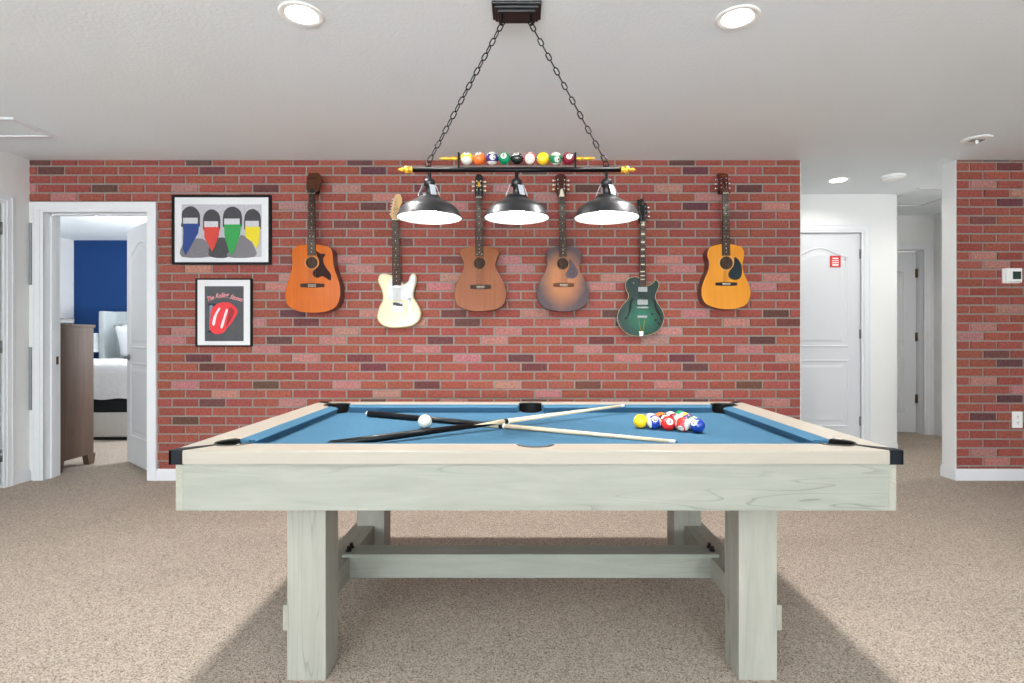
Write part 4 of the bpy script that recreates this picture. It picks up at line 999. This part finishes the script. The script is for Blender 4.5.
for z in (-.024, .024):
    bm = BM(); lathe(bm, [(.019, -.007), (.019, -.0105), (.018, -.011)], 20, (0, 0, z), 'Y'); so = mk('socket', bm, M['white'], t)
    bm = BM(); box(bm, -.008, -.005, -.0118, -.0108, z-.002, z+.009); box(bm, .005, .008, -.0118, -.0108, z-.002, z+.009); lathe(bm, [(.003, -.0108), (.003, -.0118)], 10, (0, 0, z-.009), 'Y'); mk('slot', bm, M['blackp'], so)
t = thing('cable_box', 'black low cable outlet at the foot of the brick wall beside the doorway', 'outlet', (at(158.5, 0, WALL).x, WALL-.006, .30)) if False else None

GLOW = mat('downlight_glow', (255, 250, 242), .5, emit=14)
def downlight(x, y, label, e=26, sz=.12, visible=True, grp=None):
    t = thing('recessed_light', label, 'ceiling light', (x, y, CEIL), group=grp)
    bm = BM(); lathe(bm, [(.066, .0), (.070, -.004), (.088, -.006), (.093, -.003), (.094, 0)], 40, cap=False); lathe(bm, [(.068, 0), (.068, -.003)], 40); mk('trim_ring', bm, M['white'], t)
    bm = BM(); lathe(bm, [(.066, -.0032), (.05, -.0045), (.001, -.005)], 32); mk('lens', bm, GLOW, t)
    l = bpy.data.lights.new('downlight', 'AREA'); l.shape = 'DISK'; l.size = sz; l.energy = e; l.color = (1, .97, .93); l.spread = math.radians(150)
    lo = bpy.data.objects.new('downlight', l); C.objects.link(lo); lo.parent = t; lo.location = (0, 0, -.012)
downlight(-.945, 2.36, 'round recessed ceiling light left of the hanging billiard light', 30)
downlight(.934, 2.385, 'round recessed ceiling light right of the hanging billiard light', 30)
downlight(2.80, 4.87, 'round recessed ceiling light in the nook before the closed white door', 4)
downlight(4.25, 4.78, 'added recessed light brightening the hall, unseen behind the right brick wall', 8)  # unseen fixture added to lift the hall walls
for x, y in ((-.945, -.4), (.934, -.4), (-.945, -3), (.934, -3)):
    downlight(x, y, 'recessed ceiling lights in the room behind the viewer', 9, grp='recessed lights behind the viewer')

c = at(893.5, 176, 4.72)
t = thing('smoke_detector', 'round white smoke detector on the ceiling near the hall', 'smoke detector', (3.20, 4.74, CEIL))
bm = BM(); lathe(bm, [(.092, 0), (.092, -.012), (.085, -.022), (.080, -.034), (.070, -.042), (.001, -.044)], 36); mk('housing', bm, M['white'], t)
bm = BM(); tube(bm, [(.083*math.cos(2*PI*i/36), .083*math.sin(2*PI*i/36), -.023) for i in range(36)], .002, 6, closed=True); mk('vent_ring', bm, mat('ring_grey', (170, 170, 172), .5), t)
t = thing('fire_sprinkler', 'round white ceiling fixture with dark slots and a small drop, above the right brick wall', 'ceiling fixture', (3.19, 3.86, CEIL))
bm = BM(); lathe(bm, [(.092, 0), (.090, -.006), (.070, -.010), (.05, -.008)], 36); mk('escutcheon', bm, M['white'], t)
bm = BM()
for k in range(5):
    a = -.5+k*.5; box(bm, -.043+k*.020, -.037+k*.020, -.022, .02, -.0110, -.0088)
mk('slot', bm, mat('slot_grey', (70, 70, 74), .5), t)
bm = BM(); lathe(bm, [(.012, -.009), (.010, -.020), (.006, -.03), (.012, -.034), (.012, -.037)], 16); mk('drop', bm, M['white'], t)
# flush ceiling hatches
def hatch(name, label, cat, x0, x1, y0, y1):
    t = thing(name, label, cat, ((x0+x1)/2, (y0+y1)/2, CEIL)); W, D_ = (x1-x0)/2, (y1-y0)/2; b = .03
    bm = BM()
    for r in ((-W, W, -D_, -D_+b), (-W, W, D_-b, D_), (-W, -W+b, -D_+b, D_-b), (W-b, W, -D_+b, D_-b)): box(bm, *r, -.014, 0, bev=.002)
    mk('frame', bm, M['trim'], t)
    bm = BM(); box(bm, -W+b+.003, W-b-.003, -D_+b+.003, D_-b-.003, -.005, .001); mk('panel', bm, M['ceil'], t)
    return t
hatch('ceiling_vent', 'flush white rectangular ceiling panel beside the left side wall', 'ceiling panel', -3.80, -3.21, 3.47, 3.80)
hatch('attic_hatch', 'white framed attic hatch in the hall ceiling', 'hatch', 3.70, 4.22, 5.12, 5.82)

# ------------------------------------------------------------------ bedroom furniture
WAL = wood('walnut_veneer', (100, 80, 68), (70, 54, 46), 'Z', 3.5, .45, long=.1)
DX1 = -3.80; DX0 = -4.75; DY0, DY1 = 4.475, 4.90
t = thing('dresser', 'tall grey-brown wooden dresser just inside the bedroom doorway', 'dresser', ((DX0+DX1)/2, (DY0+DY1)/2, 0))
bm = BM(); box(bm, DX0, DX1, DY0, DY1-.02, .09, 1.205, bev=.003); mk('body', bm, WAL, t, world=True)
bm = BM(); box(bm, DX0-.001, DX1+.001, DY0-.001, DY1, 1.205, 1.23, bev=.002); mk('top', bm, WAL, t, world=True)
for xa in (DX0, DX1-.05):
    for ya in (DY0, DY1-.09):
        bm = BM(); prism(bm, [(ya, .09), (ya+.09, .09), (ya+.075, 0), (ya+.02, 0)], xa, xa+.05, plane='YZ'); mk('leg', bm, WAL, t, world=True)
for i in range(5):
    z = .11+i*.218; bm = BM(); box(bm, DX0+.02, DX1-.02, DY1-.02, DY1-.002, z, z+.205, bev=.003); dr = mk('drawer', bm, WAL, t, world=True)
    for xx in (-.25, .25):
        bm = BM(); lathe(bm, [(.006, 0), (.012, .012), (.013, .02), (.004, .024)], 14, ((DX0+DX1)/2+xx, DY1-.002, z+.1), 'Y'); mk('knob', bm, M['nickel'], dr, world=True)
t = thing('media_box', 'small black box lying on top of the bedroom dresser', 'box', (-3.97, 4.70, 1.23))
bm = BM(); box(bm, -.14, .065, -.10, .10, .006, .052, bev=.004); mk('case', bm, M['blackp'], t)
bm = BM(); box(bm, .0652, .0662, -.08, .08, .018, .032); mk('front_strip', bm, mat('smoke_grey', (20, 26, 26), .3), t)
for a, b in ((-.11, -.08), (-.11, .08), (.045, -.08), (.045, .08)):
    bm = BM(); lathe(bm, [(.012, 0), (.012, .007)], 12, (a, b, 0)); mk('foot', bm, M['blackp'], t)

LINEN = mat('white_linen', (238, 240, 244), .9, var=.03, scale=12, bump=.5, bscale=45, bdist=.012)
UPH = mat('grey_upholstery', (196, 204, 206), .9, var=.04, scale=40)
UPB = mat('beige_upholstery', (206, 204, 200), .9, var=.04, scale=40)
SKIRT = mat('dark_skirt', (18, 22, 30), .9, var=.15)
bx0, bx1, by0, by1 = -5.86, -4.10, 5.95, 7.80
t = thing('bed', 'upholstered bed with a pale grey winged headboard against the blue wall', 'bed', ((bx0+bx1)/2, (by0+by1)/2, 0))
bm = BM(); box(bm, bx0+.06, bx1-.06, by0, by1, .035, .30, bev=.02); mk('base', bm, UPB, t, world=True)
bm = BM(); box(bm, bx0+.08, bx1-.08, by0+.03, by1, 0, .036); mk('plinth', bm, M['blackp'], t, world=True)
bm = BM(); box(bm, bx0+.07, bx1-.07, by0+.02, by1, .30, .47, bev=.01); mk('box_spring', bm, SKIRT, t, world=True)
bm = BM()
NX = 12
for i in range(NX):
    xa = bx0+.10+(bx1-bx0-.2)*i/NX; xb = bx0+.10+(bx1-bx0-.2)*(i+1)/NX; box(bm, xa, xb-.002, 7.80, 7.86, .30, 1.475, bev=.012)
hb = mk('headboard', bm, UPH, t, world=True)
for xa in (bx0+.02, bx1-.10):
    bm = BM(); box(bm, xa, xa+.08, 7.58, 7.87, .0, 1.475, bev=.02); mk('headboard_wing', bm, UPH, hb, world=True)
t2 = mk('comforter', BM(), LINEN); bpy.data.objects.remove(t2)
bm = BM()
# quilted comforter: rounded slab with quilting grooves
NXq, NYq = 46, 60
X0, X1, Ya, Yb = bx0+.045, bx1-.045, by0-.02, 7.55
def qz(x, y):
    u_ = (x+y)*1/.085; v_ = (x-y)*1/.085
    return .86+.010*(abs(math.sin(u_*PI/2))*abs(math.sin(v_*PI/2)))+.03*min(1, (7.5-y)/1.2)-.04
grid = [[bm.verts.new((X0+(X1-X0)*i/NXq, Ya+(Yb-Ya)*j/NYq, qz(X0+(X1-X0)*i/NXq, Ya+(Yb-Ya)*j/NYq) - (.05*max(0, 1-j/3)**2) - .05*max(0, 1-min(i, NXq-i)/3)**2)) for i in range(NXq+1)] for j in range(NYq+1)]
for j in range(NYq):
    for i in range(NXq): bm.faces.new((grid[j][i], grid[j][i+1], grid[j+1][i+1], grid[j+1][i])).smooth = True
border = [grid[0][i] for i in range(NXq+1)]+[grid[j][NXq] for j in range(1, NYq+1)]+[grid[NYq][i] for i in range(NXq-1, -1, -1)]+[grid[j][0] for j in range(NYq-1, 0, -1)]
prev = border
for q in range(1, 5):
    row = []
    for v in border:
        w_ = .008*math.sin(v.co.x*24+v.co.y*19)*q/4
        o_ = Vector((0, 0, 0))
        if v.co.y == Ya: o_.y = -.012+w_
        row.append(bm.verts.new((v.co.x, v.co.y+o_.y, .45+(v.co.z-.45)*(1-q/4)+.008*math.sin(v.co.x*17)*(q == 4))))
    for i in range(len(border)):
        j = (i+1) % len(border); bm.faces.new((prev[i], prev[j], row[j], row[i])).smooth = True
    prev = row
bmesh.ops.contextual_create(bm, geom=prev) if False else None
tag(mk('comforter', bm, LINEN, loc=((bx0+bx1)/2, by0, .45)), 'white quilted comforter covering the bedroom bed', 'comforter')
def pillow(name, label, loc, rot, sx, sy, sz):
    bm = BM(); N = 14; top = []
    for s_ in (1, -1):
        g_ = []
        for j in range(N+1):
            for i in range(N+1):
                a, b = -1+2*i/N, -1+2*j/N; h = (max(0, 1-abs(a)**2.6)*max(0, 1-abs(b)**2.6))**.45
                pin = 1-.08*(abs(a)**4*(1-abs(b)**2)+0); pin2 = 1-.08*(abs(b)**4*(1-abs(a)**2))
                g_.append(bm.verts.new((a*sx*(1-.07*(1-b*b)*abs(a)), s_*h*sy, b*sz*(1-.07*(1-a*a)*abs(b)))))
        for j in range(N):
            for i in range(N):
                k = j*(N+1)+i; f = bm.faces.new((g_[k], g_[k+1], g_[k+N+2], g_[k+N+1])); f.smooth = True
    bmesh.ops.remove_doubles(bm, verts=bm.verts[:], dist=.0005)
    o = mk(name, bm, LINEN); o.location = loc; o.rotation_euler = rot; tag(o, label, 'pillow', None); return o
pillow('pillow', 'white pillow leaning on the headboard behind the front one', (-5.22, 7.68, 1.06), (.25, 0, .0), .36, .08, .24)
pillow('pillow', 'white pillow standing in front on the quilted bed', (-5.18, 7.48, 1.04), (.40, .08, .0), .33, .08, .23)
# nightstand and lamp
t = thing('nightstand', 'small grey-brown nightstand beside the headboard', 'nightstand', (-6.16, 7.62, 0))
bm = BM(); box(bm, -.22, .22, -.20, .22, .12, .66, bev=.004); mk('body', bm, WAL, t)
for z in (.14, .40):
    bm = BM(); box(bm, -.20, .20, -.218, -.2, z, z+.24, bev=.003); dd = mk('drawer', bm, WAL, t); bm = BM(); lathe(bm, [(.01, -.218), (.014, -.235)], 12, (0, 0, z+.12), 'Y'); mk('knob', bm, M['nickel'], dd)
for a in (-.19, .19):
    for b in (-.17, .19): bm = BM(); lathe(bm, [(.012, 0), (.02, .12)], 10, (a, b, 0)); mk('leg', bm, WAL, t)
t = thing('table_lamp', 'white drum-shade lamp beside the bed, partly behind the dresser', 'lamp', (-5.99, 7.56, .66))
bm = BM(); lathe(bm, [(.07, 0), (.07, .015), (.02, .03), (.035, .10), (.04, .16), (.012, .22), (.008, .28)], 24); mk('base', bm, M['nickel'], t)
bm = BM(); lathe(bm, [(.155, .25), (.145, .51)], 36, cap=False); lathe(bm, [(.152, .252), (.142, .508)], 36, cap=False); mk('lamp_shade', bm, mat('shade_fabric', (226, 230, 234), .9), t)
# dome light
t = thing('flush_ceiling_light', 'white glass dome light on the bedroom ceiling', 'ceiling light', (-4.54, 6.06, CEIL))
bm = BM(); lathe(bm, [(.19, 0), (.19, -.02), (.175, -.025)], 36); mk('pan', bm, M['white'], t)
bm = BM(); lathe(bm, [(.178, -.022), (.172, -.045), (.14, -.075), (.09, -.095), (.03, -.104), (.001, -.105)], 36); mk('glass_dome', bm, mat('dome_glass', (255, 253, 248), .3, emit=2.2), t)
bm = BM(); lathe(bm, [(.008, -.103), (.010, -.112), (.004, -.122)], 12); mk('finial', bm, M['nickel'], t)
l = bpy.data.lights.new('dome_light', 'POINT'); l.energy = 20; l.shadow_soft_size = .15; l.color = (1, .98, .95)
lo = bpy.data.objects.new('dome_light', l); C.objects.link(lo); lo.parent = t; lo.location = (0, 0, -.30)

# ------------------------------------------------------------------ daylight and lamps
def area(name, loc, rot, sx, sy, e, col=(1, 1, 1)):
    l = bpy.data.lights.new(name, 'AREA'); l.shape = 'RECTANGLE'; l.size = sx; l.size_y = sy; l.energy = e; l.color = col
    o = bpy.data.objects.new(name, l); C.objects.link(o); o.location = loc; o.rotation_euler = rot; return o
for (a, b), e in zip(WN, (430, 400, 40)): area('window_uplight', ((a+b)/2, YB-.03, 1.3), (PI/2+1.2, 0, 0), 2.1, 1.8, e, (.90, .96, 1))  # lamps added in the window openings, tilted up to brighten the ceiling
# unseen area lamps added to brighten the bedroom and the hall room
area('bedroom_fill', (-2.32, 6.5, 1.4), (0, PI/2, 0), 1.3, 1.2, 75, (.93, .97, 1))
area('hall_room_fill', (4.2, 8.1, 1.5), (-PI/2, 0, 0), 1.0, 1.0, 14, (1, .97, .92))

w_ = bpy.data.worlds.new('World'); bpy.context.scene.world = w_; w_.use_nodes = True
nt = w_.node_tree; bg = nt.nodes['Background']
sky = nt.nodes.new('ShaderNodeTexSky'); sky.sky_type = 'NISHITA'; sky.sun_disc = False; sky.sun_elevation = math.radians(45)
nt.links.new(sky.outputs[0], bg.inputs[0]); bg.inputs[1].default_value = .15

cam = bpy.data.cameras.new('Camera'); co = bpy.data.objects.new('Camera', cam); C.objects.link(co)
co.location = (0, 0, H); co.rotation_euler = (PI/2, 0, 0); cam.sensor_width = 36; cam.lens = F/1024*36
cam.shift_x = -(VX-512)/1024; cam.shift_y = (VY-341.5)/1024; cam.clip_start = .05
sc = bpy.context.scene; sc.camera = co
vs = sc.view_settings; vs.view_transform = 'Standard'; vs.look = 'None'; vs.gamma = 1; vs.use_curve_mapping = False; vs.exposure = 0.14
